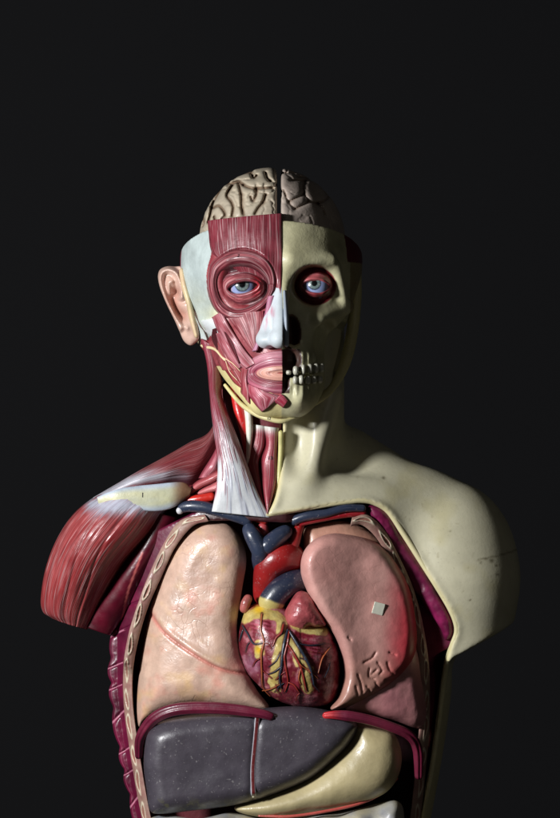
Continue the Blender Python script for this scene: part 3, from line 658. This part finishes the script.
# ------------------------------------------------------------------ neck, shoulder muscles of the flayed half
def stern_col(p, uv):
    t = uv[:, 0]/uv[:, 0].max(); s = uv[:, 1]/uv[:, 1].max(); c = mixc((150, 56, 72), (116, 32, 48), s)
    f = vn(uv[:, 0]*.05, uv[:, 1]*.8, 1, 4)
    w2 = vn(uv[:, 0]*.03, uv[:, 1]*.35, 1, 9); return mixc(c, mixc((216, 222, 224), (164, 172, 186), np.clip(w2*2-.9, 0, 1)), sst(.44, .86, t+.6*(f-.5)+.18*(1-np.abs(2*s-1.2)))*.97)
loft('neck_muscle', [(200, 338), (206, 362), (209, 390), (211, 411), (215, 440), (218, 466), (216, 490), (212, 511)],
     [(218, 348), (222, 375), (222, 396), (230, 418), (239, 441), (248, 466), (258, 492), (270, 517)], [2, 8, 22, 36, 46, 52, 56, 56], [12, 15, 17, 17, 14, 11, 8, 5], M_musc, model, stern_col, step=1.2)
strap('throat_muscle', [(251, 424), (250, 440), (246, 460), (256, 488), (264, 512)], [(265, 426), (264, 445), (259, 462), (262, 488), (266, 512)], M_musc, model,
      lambda p, uv: mixc((152, 58, 70), (206, 206, 200), sst(436, 426, p[:, 1])), lambda x, y: BF(x, y)-6, T=5, depth=8)
strap('throat_muscle', [(264, 426), (266, 445), (261, 462), (262, 488), (267, 513)], [(279, 428), (277, 450), (277, 475), (272, 500), (268, 514)], M_musc, model,
      lambda p, uv: mixc((156, 60, 72), (208, 208, 200), sst(439, 427, p[:, 1])), lambda x, y: BF(x, y)-5, T=6, depth=8)
tube('neck_artery', [(233, 384, 24), (239, 410, 32), (245, 432, 33), (249, 455, 30), (256, 490, 26)], [4, 5.5, 5, 4, 3], M_vess, model, (190, 36, 34))
tube('neck_nerve', [(243, 388, 32), (248, 410, 36), (249.5, 432, 38), (248, 456, 34), (246, 470, 26)], [3, 4, 3.6, 2.4, 1.6], M_bone, model, (226, 222, 206), flat=1.2)
tube('windpipe_edge', [(281, 430, 42), (280.5, 455, 40), (278, 485, 42), (270, 512, 46)], [2.6, 2.4, 2.6, 2], M_bone, model, lambda p, uv: mixc((226, 216, 150), (180, 176, 110), fbm(p[:, 0], p[:, 1], 7)))
tube('neck_tendon', [(262, 515, 50), (255, 500, 49), (247, 478, 46)], [1.4, 1.2, .8], M_bone, model, (190, 150, 70))
tube('jaw_edge', [(224, 384, 26), (240, 403, 46), (254, 413, 58), (268, 418.5, 66), (283, 421, 68), (300, 416, 60)], [1.6, 2, 2.4, 2.6, 2.4, 1.4], M_bone, model, (204, 194, 142))

def red_col(a=(158, 56, 64), b=(186, 92, 92), k=3): return lambda p, uv: mixc(a, b, np.clip(fbm(uv[:, 0]*.1, uv[:, 1], 9, k)*1.8-.4, 0, 1))
def trap_col(p, uv):
    c = red_col((124, 46, 52), (156, 80, 80))(p, uv); f = vn(uv[:, 0]*.03, uv[:, 1]*.8, 1, 4)
    s = uv[:, 1]/uv[:, 1].max()
    d = line_d([(96, 497), (127, 482), (160, 479), (184, 480)], p[:, 0], p[:, 1]); c = mixc(c, (196, 204, 214), sst(14, 2, d+10*(f-.5))*.9)
    return mixc(c, (92, 18, 34), sst(.62, .9, s)*sst(.95, .6, uv[:, 0]/uv[:, 0].max())*.8)
loft('shoulder_slope_muscle', [(222, 380), (211, 428), (188, 443), (160, 459), (138, 471), (116, 484), (92, 498)], [(226, 470), (214, 478), (200, 488), (188, 492), (165, 490), (130, 492), (94, 504)],
     [-20, -18, -14, -6, 0, 2, 0], [26, 34, 42, 42, 36, 26, 16], M_musc, model, trap_col, step=1.3)
dA = [(120, 484), (91, 499), (70, 517), (54, 542), (43, 571), (38, 600), (40, 614), (48, 620)]
dB = [(186, 490), (172, 506), (163, 516), (149, 537), (124, 565), (104, 597), (90, 624), (85, 632)]
def delt_col(p, uv):
    c = red_col((138, 42, 44), (168, 80, 80))(p, uv); f = vn(uv[:, 0]*.03, uv[:, 1]*.9, 1, 4)
    d = line_d([(92, 504), (130, 506), (160, 508), (180, 500)], p[:, 0], p[:, 1]); return mixc(c, (178, 190, 206), sst(17, 2, d+12*(f-.5))*.9)
loft('shoulder_cap_muscle', dA, dB, [2, 3, 0, -4, -8, -14, -20, -20], [32, 43, 52, 56, 54, 46, 34, 18], M_musc, model, delt_col, step=1.2,
     disp=lambda u, v: 3.2*(fbm(u*.10, v, 11, 6)-.5)*2-1.5*np.exp(-(((v+6*np.sin(u*.03)) % 21-10)/1.6)**2)*sst(15, 60, u))
loft('shoulder_bone', [(97, 497), (109, 492), (127, 487), (155, 484), (182, 482), (192, 488)], [(99, 505), (112, 507), (130, 508), (152, 511), (172, 508), (190, 496)], [33, 39, 42, 43, 42, 39], [2, 3.5, 4.5, 5, 5, 4], M_bone, model,
     lambda p, uv: mixc(mixc(mixc((190, 186, 142), (172, 178, 170), fbm(p[:, 0], p[:, 1]*2, 16, 2)*.7), (176, 188, 202), sst(.35, .95, np.abs(uv[:, 1]/uv[:, 1].max()*2-1))), (118, 84, 60), sst(168, 186, p[:, 0])), step=1.2)
def armpit_col(p, uv):
    c = mixc((108, 14, 38), (66, 8, 24), fbm(p[:, 0], p[:, 1], 16, 3)); return mixc(c, (190, 100, 96), sst(1.6, .5, line_d([(142, 553), (128, 590), (118, 632)], p[:, 0], p[:, 1])))
loft('armpit_muscle', [(150, 512), (138, 540), (116, 575), (96, 605), (80, 628)], [(178, 518), (164, 544), (144, 580), (127, 612), (108, 638)], [4, 2, -4, -12, -20], [20, 22, 22, 18, 8], M_wall, model, armpit_col, step=1.5)
# small muscles between neck and shoulder
z7 = lambda pts: zc(160, 440, 5.6, pts)
loft('scalene_muscle', z7([(330, 10), (290, 90), (240, 170), (215, 215)]), z7([(350, 60), (345, 120), (335, 170), (300, 200)]), [20, 30, 32, 30], [10, 12, 12, 8], M_musc, model, red_col((150, 50, 66), (200, 130, 140)), step=1)
loft('scalene_muscle', z7([(335, 165), (260, 200), (200, 235), (165, 275), (165, 300)]), z7([(340, 215), (285, 245), (240, 265), (200, 290), (180, 305)]), [40, 38, 34, 30, 28], [10, 10, 10, 9, 5], M_musc, model, red_col((168, 62, 70), (206, 130, 130)), step=1)
loft('scalene_muscle', z7([(330, 220), (290, 245), (240, 270), (195, 300)]), z7([(330, 290), (285, 295), (240, 305), (200, 310)]), [40, 38, 34, 30], [9, 8, 7, 4], M_musc, model, red_col((186, 92, 96), (206, 130, 130)), step=1)
tube('collar_artery', [(184, 501, 32), (198, 499, 38), (216, 496, 40)], [4.5, 4.5, 4.5], M_vess, model, (196, 44, 34))
C_blue = lambda p, uv: mixc((52, 62, 84), (40, 47, 66), fbm(p[:, 0], p[:, 1], 12))
tube('collar_vein', [(178, 509, 36), (190, 506, 42), (205, 507, 46), (222, 512, 48), (238, 517, 50), (252, 523, 50)], [5, 6, 6, 5.5, 5.5, 5], M_vess, model, C_blue)
tube('collar_vein', [(290, 522, 46), (305, 516, 50), (325, 513, 50), (345, 508, 48), (366, 508, 42)], [5, 5, 4, 4, 3.5], M_vess, model, C_blue)
tube('collar_artery', [(240, 516, 46), (252, 517, 48), (262, 519, 48), (268, 522, 46)], [3, 4, 4, 4], M_vess, model, (180, 40, 34))
tube('collar_artery', [(298, 523, 46), (320, 518, 46), (345, 514, 44), (366, 513, 38)], [3.6, 3.8, 3.6, 3.4], M_vess, model, (150, 26, 36))
tube('cut_vein_end', [(177, 512, 38), (183, 509, 42)], [3.5, 4], M_bone, model, (196, 196, 200))

# diaphragm: maroon double rim
z8 = lambda pts, h: [(x, y, hh) for (x, y), hh in zip(zc(100, 660, 1.5135, pts), h)]
dia_col = lambda p, uv: mixc((116, 34, 58), (88, 18, 42), fbm(p[:, 0]*.4, p[:, 1], 10, 3))
ridge = lambda t, ph: -1.6*np.exp(-((ph-1.3)/.22)**2)-.8*np.exp(-((ph-2.2)/.18)**2)
tube('diaphragm_rim', z8([(58, 150), (62, 116), (84, 86), (120, 71), (180, 69), (240, 76), (264, 83)], [30, 42, 56, 66, 72, 76, 74]), [3.5, 5.4, 6.4, 6.4, 6.2, 5.6, 4], M_wall, model, dia_col, disp=ridge, m=28)
tube('diaphragm_rim', z8([(336, 80), (360, 79), (400, 85), (440, 98), (468, 112), (480, 135), (482, 180)], [72, 74, 72, 66, 58, 48, 40]), [3, 5.5, 5, 5, 5, 5, 4], M_wall, model,
     lambda p, uv: mixc(dia_col(p, uv), (190, 40, 44), sst(345, 325, p[:, 0])), disp=ridge, m=28)

# ------------------------------------------------------------------ brain halves
zb1 = lambda pts: cr(zc(195, 160, 6.222, pts), 6); zb2 = lambda pts: cr(zc(275, 160, 6.222, pts), 6)
sulL = [zb1(q) for q in ([(268, 140), (280, 180), (290, 230), (292, 290), (305, 350)], [(232, 150), (205, 195), (200, 225), (225, 260), (240, 300), (232, 355)], [(155, 160), (130, 215), (105, 270), (95, 330), (80, 385)],
        [(115, 292), (150, 285), (180, 320), (188, 350), (168, 372)], [(300, 155), (340, 175), (385, 182), (480, 178)], [(383, 185), (382, 225), (362, 262), (348, 235)], [(442, 222), (425, 270), (395, 310), (375, 345)],
        [(345, 62), (365, 108), (385, 92)], [(440, 75), (450, 112), (470, 132)], [(172, 122), (220, 132), (268, 126), (300, 152)], [(140, 150), (190, 105), (250, 78), (330, 62)], [(58, 290), (72, 235), (110, 185), (140, 160)], [(120, 350), (126, 380)], [(40, 330), (50, 370), (44, 400)])]
sulR = [zb2(q) for q in ([(190, 118), (175, 170), (178, 215), (130, 245), (85, 267)], [(178, 215), (205, 262), (160, 295), (120, 315)], [(205, 262), (265, 272)], [(50, 72), (120, 73)], [(140, 97), (220, 98)], [(100, 125), (185, 125)],
        [(55, 195), (75, 250), (100, 290), (125, 312)], [(265, 272), (320, 240), (350, 180)], [(265, 272), (300, 310), (310, 345)], [(220, 98), (290, 130), (320, 200)])]
for nm, xs, sul, lab, lx, colr in (('brain_half', -1, sulL, 'beige half brain with deep winding folds, above the red forehead muscle', 236, ((188, 176, 154), (168, 156, 138))),
                             ('brain_half', 1, sulR, 'grey half brain with thin cracked grooves, above the bare olive forehead bone', 315, ((182, 168, 156), (160, 146, 136)))):
    GV = Map(lambda X, Y: sum((3.6 if xs < 0 else 1.8)*np.exp(-(line_d(q, X, Y)/(1.25 if xs < 0 else .8))**2) for q in sul)+sum(1.0*np.exp(-(line_d(q, X, Y)/3.0)**2) for q in sul)+(1.3 if xs < 0 else .7)*np.exp(-((fbm(X, Y, 13, 11)-.5)/.04)**2), 190, 155, 355, 250, .5)
    x_in = 277 if xs < 0 else 281
    def F_br(x, y, h):
        f = ell(x, y, h, (272, 240, -15), (74, 75, 96)); f = smin(f, xs*(x-x_in), 8 if xs < 0 else 5)
        f = smin(f, 262-y, 6); return f-GV(x[:, :, 0], y[:, :, 0])[:, :, None]*sst(-25, -5, h)-1.2*np.maximum(0, np.sin(h*.22+x*.1)*np.sin(x*.2+y*.12+h*.05))*sst(5, -25, h)
    P, Fc = surfnet(F_br, (194 if xs < 0 else 276, 160, -115), (282 if xs < 0 else 350, 266, 90), 1.)
    o = build(nm, P, Fc, M_brain, None, lambda p: mixc(mixc(colr[0], colr[1], fbm(p[:, 0], p[:, 1], 9)), (84, 60, 42), np.clip(GV(p[:, 0], p[:, 1])/4.5-.2, 0, 1)*.8))
    tag(o, lab, 'brain half')

# ------------------------------------------------------------------ lungs
lungR = [(209, 521), (228, 524), (241, 538), (246.5, 560), (242, 590), (237, 626), (241, 652), (247, 671), (257, 690), (269, 706), (262, 710), (238, 708), (196, 704), (165, 711), (146, 722), (137, 730), (135, 706), (138.5, 673), (145, 634), (153, 596), (164, 564), (183, 535), (196, 525)]
fis = cr([(148, 611), (164, 632), (190, 651), (219, 667), (249, 674)], 8)
def lung_hc(x, y): return .8*BF(x, y)-14
def lungR_disp(x, y):
    d = line_d(fis, x, y); s = np.where(y > np.interp(x, fis[:, 0], fis[:, 1]), 1, -1)
    return -2.2*np.exp(-(d/1.3)**2)+1.6*np.exp(-((d-4)/3)**2)*(s < 0)+3.0*(fbm(x, y, 30, 7)-.5)+3*np.exp(-(np.hypot((x-205)/26, (y-655)/14))**2)
def lungR_col(p):
    x, y = p[:, 0], p[:, 1]; c = mixc((208, 178, 158), (190, 154, 136), fbm(x, y, 30, 1)); c = mixc(c, (206, 120, 104), np.clip(fbm(x, y, 14, 5)*2.4-1.35, 0, 1)*.6)
    c = mixc(c, (214, 176, 110), np.clip(fbm(x, y, 18, 9)*2.4-1.4, 0, 1)*.6); d = line_d(fis, x, y); c = mixc(c, (196, 120, 108), np.exp(-(d/2.2)**2)*.8)
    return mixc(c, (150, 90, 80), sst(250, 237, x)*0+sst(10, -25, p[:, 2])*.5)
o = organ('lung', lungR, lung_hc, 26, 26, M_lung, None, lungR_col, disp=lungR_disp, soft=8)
tag(o, 'large peach tan lung with a slanting crease, left of the heart', 'lung')

lungL = [(314, 539), (330, 533), (347, 534), (368, 539), (384, 548), (396, 562), (409, 587), (416, 618), (417, 645), (412, 664), (400, 678), (381, 692), (357, 703), (338, 708), (330, 707), (338, 696), (343.5, 677), (342, 657), (334, 634), (318, 610), (306, 588), (300.5, 570), (303, 552)]
lower = [(360, 680), (398, 655), (416, 646), (423, 680), (428, 716), (420, 730), (396, 722), (366, 713), (345, 708)]
cap = [(304, 530), (318, 524), (340, 521), (360, 526), (380, 538), (396, 558), (390, 570), (340, 560), (308, 560)]
gr = [cr(zc(220, 500, 2.545, q), 4) for q in ([(365, 410), (385, 400), (395, 385)], [(350, 440), (358, 462), (362, 485)], [(380, 425), (378, 445), (392, 452)], [(400, 410), (412, 430), (405, 440)], [(425, 410), (430, 428), (442, 440)],
      [(395, 460), (402, 475)], [(420, 455), (440, 452)], [(345, 470), (350, 490)], [(325, 345), (332, 352)], [(372, 470), (380, 480), (374, 492)], [(430, 385), (446, 392)], [(385, 440), (398, 428)])]
def lungL_disp(x, y):
    g = sum(np.exp(-(line_d(q, x, y)/1.0)**2) for q in gr); return 2.6*(fbm(x, y, 34, 3)-.5)-2.0*g+.4*(fbm(x, y, 7, 8)-.5)
def lungL_col(p):
    x, y = p[:, 0], p[:, 1]; c = mixc((214, 164, 154), (194, 138, 130), fbm(x, y, 34, 2)); c = mixc(c, (206, 44, 60), sst(380, 416, x+.12*(y-600)+8*(fbm(x, y, 20)-.5))*.85)  # reflected red glow painted into the colour towards the outer edge
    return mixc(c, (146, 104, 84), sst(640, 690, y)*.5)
lgroot = empty('lung', (360, 620, 20)); tag(lgroot, 'pink lung with a small square white sticker, red reflected glow painted on its outer edge, overlapping the heart', 'lung')
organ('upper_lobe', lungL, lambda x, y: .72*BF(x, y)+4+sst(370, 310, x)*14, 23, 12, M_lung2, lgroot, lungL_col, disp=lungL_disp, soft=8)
organ('lower_lobe', lower, lambda x, y: .7*BF(x, y)-3, 22, 14, M_lung2, lgroot, lambda p: mixc((204, 146, 142), (178, 114, 120), fbm(p[:, 0], p[:, 1], 20, 4)), disp=lambda x, y: 2*(fbm(x, y, 16, 2)-.5))
organ('lung_tip', cap, lambda x, y: .55*BF(x, y)-6, 16, 14, M_lung2, lgroot, lambda p: mixc((190, 150, 126), (170, 120, 104), fbm(p[:, 0], p[:, 1], 14, 4)), disp=lambda x, y: 2*(fbm(x, y, 14, 5)-.5))
adopt(lgroot)

# ------------------------------------------------------------------ heart
zh = lambda pts: zc(230, 600, 4.667, pts)
heart_root = empty('heart', (290, 700, 40)); tag(heart_root, 'glossy maroon heart with yellow fat and branching vessels, between the two lungs', 'heart')
ho = zh([(55, 95), (75, 45), (120, 15), (200, 8), (250, 20), (330, 60), (400, 90), (450, 105), (490, 180), (515, 270), (512, 390), (480, 470), (400, 497), (300, 492), (200, 452), (130, 392), (78, 330), (45, 235), (42, 160)])
veins = [([(270, 125), (255, 180), (245, 240), (240, 300), (232, 350), (240, 402)], 'b', 1.5), ([(276, 130), (268, 190), (254, 250), (262, 310), (270, 370), (254, 418)], 'r', 1.2), ([(266, 190), (300, 240), (330, 300), (345, 360), (356, 412)], 'r', 1.2),
         ([(274, 130), (312, 190), (342, 240), (372, 300), (386, 360), (390, 385)], 'b', 1.5), ([(270, 370), (300, 385), (328, 428)], 'r', .9), ([(150, 55), (145, 130), (160, 180), (148, 240), (150, 330), (155, 400), (190, 445)], 'o', 1.0),
         ([(58, 112), (85, 150), (112, 192), (156, 188)], 'b', .9), ([(62, 130), (44, 190)], 'b', .8), ([(250, 100), (240, 140), (215, 165), (200, 205)], 'r', 1.3), ([(300, 245), (330, 290), (380, 320)], 'o', .8),
         ([(320, 190), (370, 200), (440, 195)], 'b', .7), ([(245, 290), (210, 320), (175, 335)], 'b', .6), ([(330, 300), (320, 350), (330, 380)], 'o', .7), ([(235, 230), (215, 270), (180, 300)], 'b', .5), ([(470, 210), (430, 260), (410, 330)], 'o', .8)]
for bx, by, ex, ey in ((262, 690, 20, -10), (300, 655, 12, 8), (308, 668, 10, 9), (286, 668, -10, 8), (284, 680, -9, 9), (312, 680, 8, 10), (263, 640, 9, 6), (262, 655, -9, 8), (263, 668, 9, 8), (318, 650, 12, 6), (276, 700-18, 5, 12), (300, 690, -4, 10), (330, 660, -6, 14), (250, 640, -4, 10)):
    r_ = rng.uniform(-1.5, 1.5, 4); veins.append(([((bx-230)*4.667, (by-600)*4.667), ((bx+ex*.5+r_[0]-230)*4.667, (by+ey*.4+r_[1]-600)*4.667), ((bx+ex-230)*4.667, (by+ey+r_[2]-600)*4.667)], 'rob'[int(rng.integers(3))], .45))
vcurves = [(cr(zh(q), 6), c, r) for q, c, r in veins]
fatl = [cr(zh(q), 4) for q in ([(250, 150), (228, 220), (222, 280), (205, 350), (215, 400)], [(285, 170), (310, 230), (320, 280)], [(345, 340), (355, 380), (365, 405)], [(300, 110), (360, 125), (440, 140)], [(70, 80), (110, 60), (180, 55), (235, 80), (240, 130)], [(135, 195), (140, 240)], [(340, 250), (375, 310)])]
fatw = [6.0, 4.6, 5.4, 4.4, 5.8, 5, 3.2]
def heart_hc(x, y): return 42-.10*(x-290)*(x > 300)+0*y
def heart_disp(x, y):
    g = sum(1.0*np.exp(-(line_d(q, x, y)/w_)**2) for q, w_ in zip(fatl, fatw)); st = np.sin((y+.5*x)*1.5)*sst(318, 300, x)
    return 1.6*g+3*(fbm(x, y, 14, 3)-.5)
def heart_col(p):
    x, y = p[:, 0], p[:, 1]; n = fbm(x, y, 6, 4); c = mixc((130, 36, 50), (96, 16, 30), fbm(x, y, 12, 1)); c = mixc(c, (186, 128, 134), np.clip(n*3.4-1.6, 0, 1)*.8); c = mixc(c, (200, 180, 120), np.clip(fbm(x+9, y, 4, 14)*4-2.6, 0, 1)*.5)
    c = mixc(c, (150, 110, 140), np.exp(-(np.hypot((x-252)/10, (y-662)/14))**2)*.6)
    stripe = (np.sin((y-.25*x)*1.7+2*n) > .1); c = mixc(c, (168, 76, 96), stripe*np.maximum(np.exp(-(np.hypot((x-262)/11, (y-622)/10))**2), np.exp(-(np.hypot((x-318)/14, (y-645)/13))**2))*.9)
    for q, w_ in zip(fatl, fatw):
        d = line_d(q, x, y)+4.5*(n-.5); c = mixc(c, mixc((206, 192, 126), (184, 156, 84), n), sst(w_+.8, w_-1.2, d))
    c = mixc(c, (224, 176, 30), np.maximum(np.exp(-(np.hypot(x-259, (y-608)*1.5)/6)**2), np.exp(-(np.hypot(x-259.5, y-647)/4)**2))*.9)
    for q, k, r in vcurves: c = mixc(c, (70, 20, 24), sst(r+1.1, r+.2, line_d(q, x, y))*.6)
    return c
hm = organ('ventricles', ho, heart_hc, 46, 44, M_heart, heart_root, heart_col, res=.75, disp=heart_disp, soft=10)
hv = np.empty(len(hm.data.vertices)*3, np.float32); hm.data.vertices.foreach_get('co', hv); hv = hv.reshape(-1, 3)
hx, hy, hh_ = hv[:, 0]*S+280, 900-hv[:, 2]*S, -hv[:, 1]*S
def heart_top(x, y): d = np.hypot(hx-x, hy-y); return hh_[d < 1.6].max() if (d < 1.6).any() else 40
VC = {'b': (40, 48, 62), 'r': (140, 44, 38), 'o': (172, 92, 56)}
for q, k, r in vcurves:
    pts = q[::3]; tube('coronary_vessel', [(x, y, heart_top(x, y)-.15*r) for x, y in pts], [r*.7, r, r, r*.8, r*.4], M_vess, heart_root, VC[k], step=.8, m=10)
organ('auricle', zh([(310, -40), (350, -45), (385, -15), (410, 30), (440, 85), (445, 112), (400, 122), (370, 118), (345, 138), (300, 135), (262, 115), (250, 70), (270, 20)]), 62, 22, 16, M_heart, heart_root,
      lambda p: mixc((178, 92, 94), (146, 60, 66), fbm(p[:, 0], p[:, 1], 12, 3)), res=.9, disp=lambda x, y: 3*(fbm(x, y, 9, 3)-.5))
tube('auricle', [(243, 612, 52), (246, 602, 54), (250, 594, 52)], [4, 5, 4], M_heart, heart_root, (176, 96, 90))
tube('lung_artery', [(268, 612, 52), (272, 600, 55), (281, 589, 56), (293, 582, 52), (306, 580, 40), (318, 582, 24)], [13, 13, 12.5, 12, 11, 9], M_vess, heart_root,
     lambda p, uv: mixc(mixc((44, 50, 70), (32, 37, 54), fbm(p[:, 0], p[:, 1], 12)), (196, 180, 110), sst(598, 601, p[:, 1]+.35*(p[:, 0]-270)*-1+2*fbm(p[:, 0], p[:, 1], 6))), m=28, step=1.)
C_ao = lambda p, uv: mixc((158, 34, 32), (130, 22, 26), fbm(p[:, 0], p[:, 1], 14))
tube('aorta', [(266, 606, 30), (266, 585, 38), (270, 566, 46), (282, 557, 48), (291, 560, 34), (292, 580, 4)], [12, 13, 15, 16, 14, 12], M_vess, heart_root, C_ao, m=32, step=1.)
tube('aorta_branch', [(288, 556, 46), (294, 542, 46), (298, 530, 44), (302, 522, 40)], [9, 6, 5, 4], M_vess, heart_root, C_ao, m=20)
tube('aorta_branch', [(268, 545, 36), (264, 534, 42), (262, 522, 44)], [6, 5.5, 5.5], M_vess, heart_root, lambda p, uv: (176, 70, 74)+0*p, m=20)
tube('large_vein', [(262, 575, 22), (261, 563, 40), (261, 551, 54), (256, 541, 56), (251, 532, 54), (247, 525, 46)], [7, 8, 9.6, 9.4, 8.5, 6], M_vess, heart_root, C_blue, m=24)
tube('large_vein', [(261, 551, 54), (270, 543, 56), (280, 535, 54), (291, 528, 48)], [9.4, 9, 8.4, 6], M_vess, heart_root, C_blue, m=24)
adopt(heart_root)

# ------------------------------------------------------------------ liver, stomach, bowel
lroot = empty('liver', (230, 800, 30)); tag(lroot, 'big glossy slate brown liver split by a pale ligament, beneath the tan lung', 'liver')
def liver_col(p):
    x, y = p[:, 0], p[:, 1]; c = mixc((78, 72, 80), (60, 56, 64), fbm(x, y, 40, 2)); e = sst(792, 806, y+.0*x)
    return mixc(c, (120, 120, 70), (fbm(x, y, 6) > .62)*e*.5)
liv = [(146, 740), (152, 727), (168, 718), (200, 712), (250, 708), (300, 705), (340, 712), (357, 722), (352, 738), (334, 758), (312, 776), (288, 787), (262, 797), (240, 803), (215, 807), (190, 810), (160, 813), (150, 809), (147, 790), (144, 765)]
lig = [(258, 712), (255.5, 738), (253, 768), (254, 797)]; ligc = cr(lig, 8)
liver_hc = lambda x, y: 47+.05*(np.minimum(x, 260)-170)-.06*(y-730)
liver_disp = lambda x, y: 5*(fbm(x, y, 46, 3)-.5)-2.5*np.exp(-(line_d(ligc, x, y)/4)**2)
organ('lobes', liv, liver_hc, 26, 19, M_liver, lroot, liver_col, disp=liver_disp, soft=10)
LT = Map(lambda x, y: liver_hc(x, y)+liver_disp(x, y)+26-3.5*sst(787, 797, y)**2*4, 230, 700, 280, 805, 1.)
strap('ligament', [(x-2.6, y) for x, y in lig], [(x+2.6, y) for x, y in lig], M_vess, lroot,
      lambda p, uv: mixc((92, 26, 28), (178, 180, 188), (np.abs(uv[:, 1]/uv[:, 1].max()-.5) > .30)*1.), LT, T=2.2, depth=14, step=.7, lift=-.8)
tube('ligament_end', [(254, 789, 66), (254, 795, 62)], [2.4, 2.6], M_bone, lroot, (216, 210, 180))
adopt(lroot)
sroot = empty('stomach', (330, 800, 20)); tag(sroot, 'smooth cream yellow stomach curving out from beneath the dark liver', 'stomach')
sto = [(355, 722), (375, 724), (393, 732), (401, 750), (400, 770), (391, 787), (374, 798), (345, 806), (310, 812), (270, 817), (240, 812), (236, 805), (262, 796), (300, 782), (335, 756), (350, 738)]
organ('stomach_wall', sto, lambda x, y: 30+.04*(330-np.abs(x-330)), 27, 26, M_stom, sroot, lambda p: mixc((192, 178, 136), (176, 162, 122), fbm(p[:, 0], p[:, 1], 30, 3)), disp=lambda x, y: 2*(fbm(x, y, 26, 3)-.5))
tube('stomach_artery', [(258, 814, 52), (290, 814, 58), (325, 809, 58), (358, 802, 54), (382, 792, 44), (398, 778, 34)], [1.2, 1.6, 1.6, 1.6, 1.4, 1], M_vess, sroot, (186, 84, 76))
adopt(sroot)
fat = [(146, 822), (170, 815), (200, 818), (230, 812), (262, 818), (300, 816), (340, 812), (375, 804), (396, 800), (404, 815), (398, 860), (320, 870), (220, 868), (150, 860)]
o = organ('bowel', fat, lambda x, y: 38+4*np.sin(x*.18), 26, 18, M_liver, None, lambda p: mixc((150, 152, 158), (186, 176, 140), np.clip(fbm(p[:, 0], p[:, 1], 16, 3)*2-.6, 0, 1)), disp=lambda x, y: 7*(fbm(x, y, 22, 6)-.5))
tag(o, 'pale grey folded bowel, lowest of all, beneath the liver and stomach', 'bowel')
# sticker
P, Fc = surfnet(lambda X, Y, H: np.minimum(np.minimum(5.6-np.abs((X-378)*.96+(Y-607.5)*.26), 6-np.abs((Y-607.5)*.96-(X-378)*.26)), .9-np.abs(H-(.72*BF(np.array(378.), np.array(607.))+4+23.4)-.3*(378-X)-.15*(607-Y))), (370, 599, 30), (386, 616, 75), .45)
o = build('sticker', P, Fc, M_paper, None, (224, 224, 206)); tag(o, 'small square off-white paper sticker stuck on the pink lung', 'sticker')
# small printed numbers on the painted parts
from mathutils.bvhtree import BVHTree
def number(text, x, y, size, host):
    me0 = host.data; bv = BVHTree.FromPolygons([v.co.copy() for v in me0.vertices], [tuple(p.vertices) for p in me0.polygons])
    wx, _, wz = W((x, y, 0)); hit, nrm, _, _ = bv.ray_cast((wx, -1, wz), (0, 1, 0))
    if hit is None: print('no hit', text); return
    cu = bpy.data.curves.new('number', 'FONT'); cu.body = text; cu.size = size/S; cu.align_x = 'CENTER'; cu.align_y = 'CENTER'; cu.extrude = .1/S
    t_ = bpy.data.objects.new('number_text', cu); sc.collection.objects.link(t_); bpy.context.view_layer.update()
    mt = bpy.data.meshes.new_from_object(t_); bpy.data.objects.remove(t_); mt.materials.clear(); mt.materials.append(M_ink)
    o = bpy.data.objects.new('number', mt); sc.collection.objects.link(o)
    if nrm.y > 0: nrm = -nrm
    o.rotation_euler = nrm.to_track_quat('Z', 'Y').to_euler(); o.location = hit+nrm*(.35/S); o.parent = host
M_ink = bpy.data.materials.new('ink'); M_ink.use_nodes = True; M_ink.node_tree.nodes['Principled BSDF'].inputs['Base Color'].default_value = (.02, .015, .02, 1)
kids = {}
for ob_ in bpy.data.objects: kids.setdefault(ob_.name, ob_)
number('1', 143, 495, 7, kids['shoulder_bone']); number('13', 262.5, 458, 5, kids['throat_muscle']) if False else number('13', 270, 458, 5, kids['throat_muscle.001'])
number('12', 269, 418.6, 4, kids['jaw_edge']); number('2', 239, 258, 5, kids['eye_ring_muscle']); number('23', 278, 504, 3.5, kids['skin_shell']) if False else None
adopt(model)
# ------------------------------------------------------------------ backdrop
bm = bpy.data.meshes.new('backdrop'); bm.from_pydata([(-3, 1.4, -2), (3, 1.4, -2), (3, 1.4, 3), (-3, 1.4, 3)], [], [(0, 1, 2, 3)])
bo = bpy.data.objects.new('backdrop', bm); sc.collection.objects.link(bo); bo['kind'] = 'structure'
mb = bpy.data.materials.new('black_cloth'); mb.use_nodes = True; q = mb.node_tree.nodes['Principled BSDF']; q.inputs['Roughness'].default_value = 1; q.inputs['Base Color'].default_value = (.0145, .0145, .0155, 1); q.inputs['Specular IOR Level'].default_value = 0
bm.materials.append(mb)
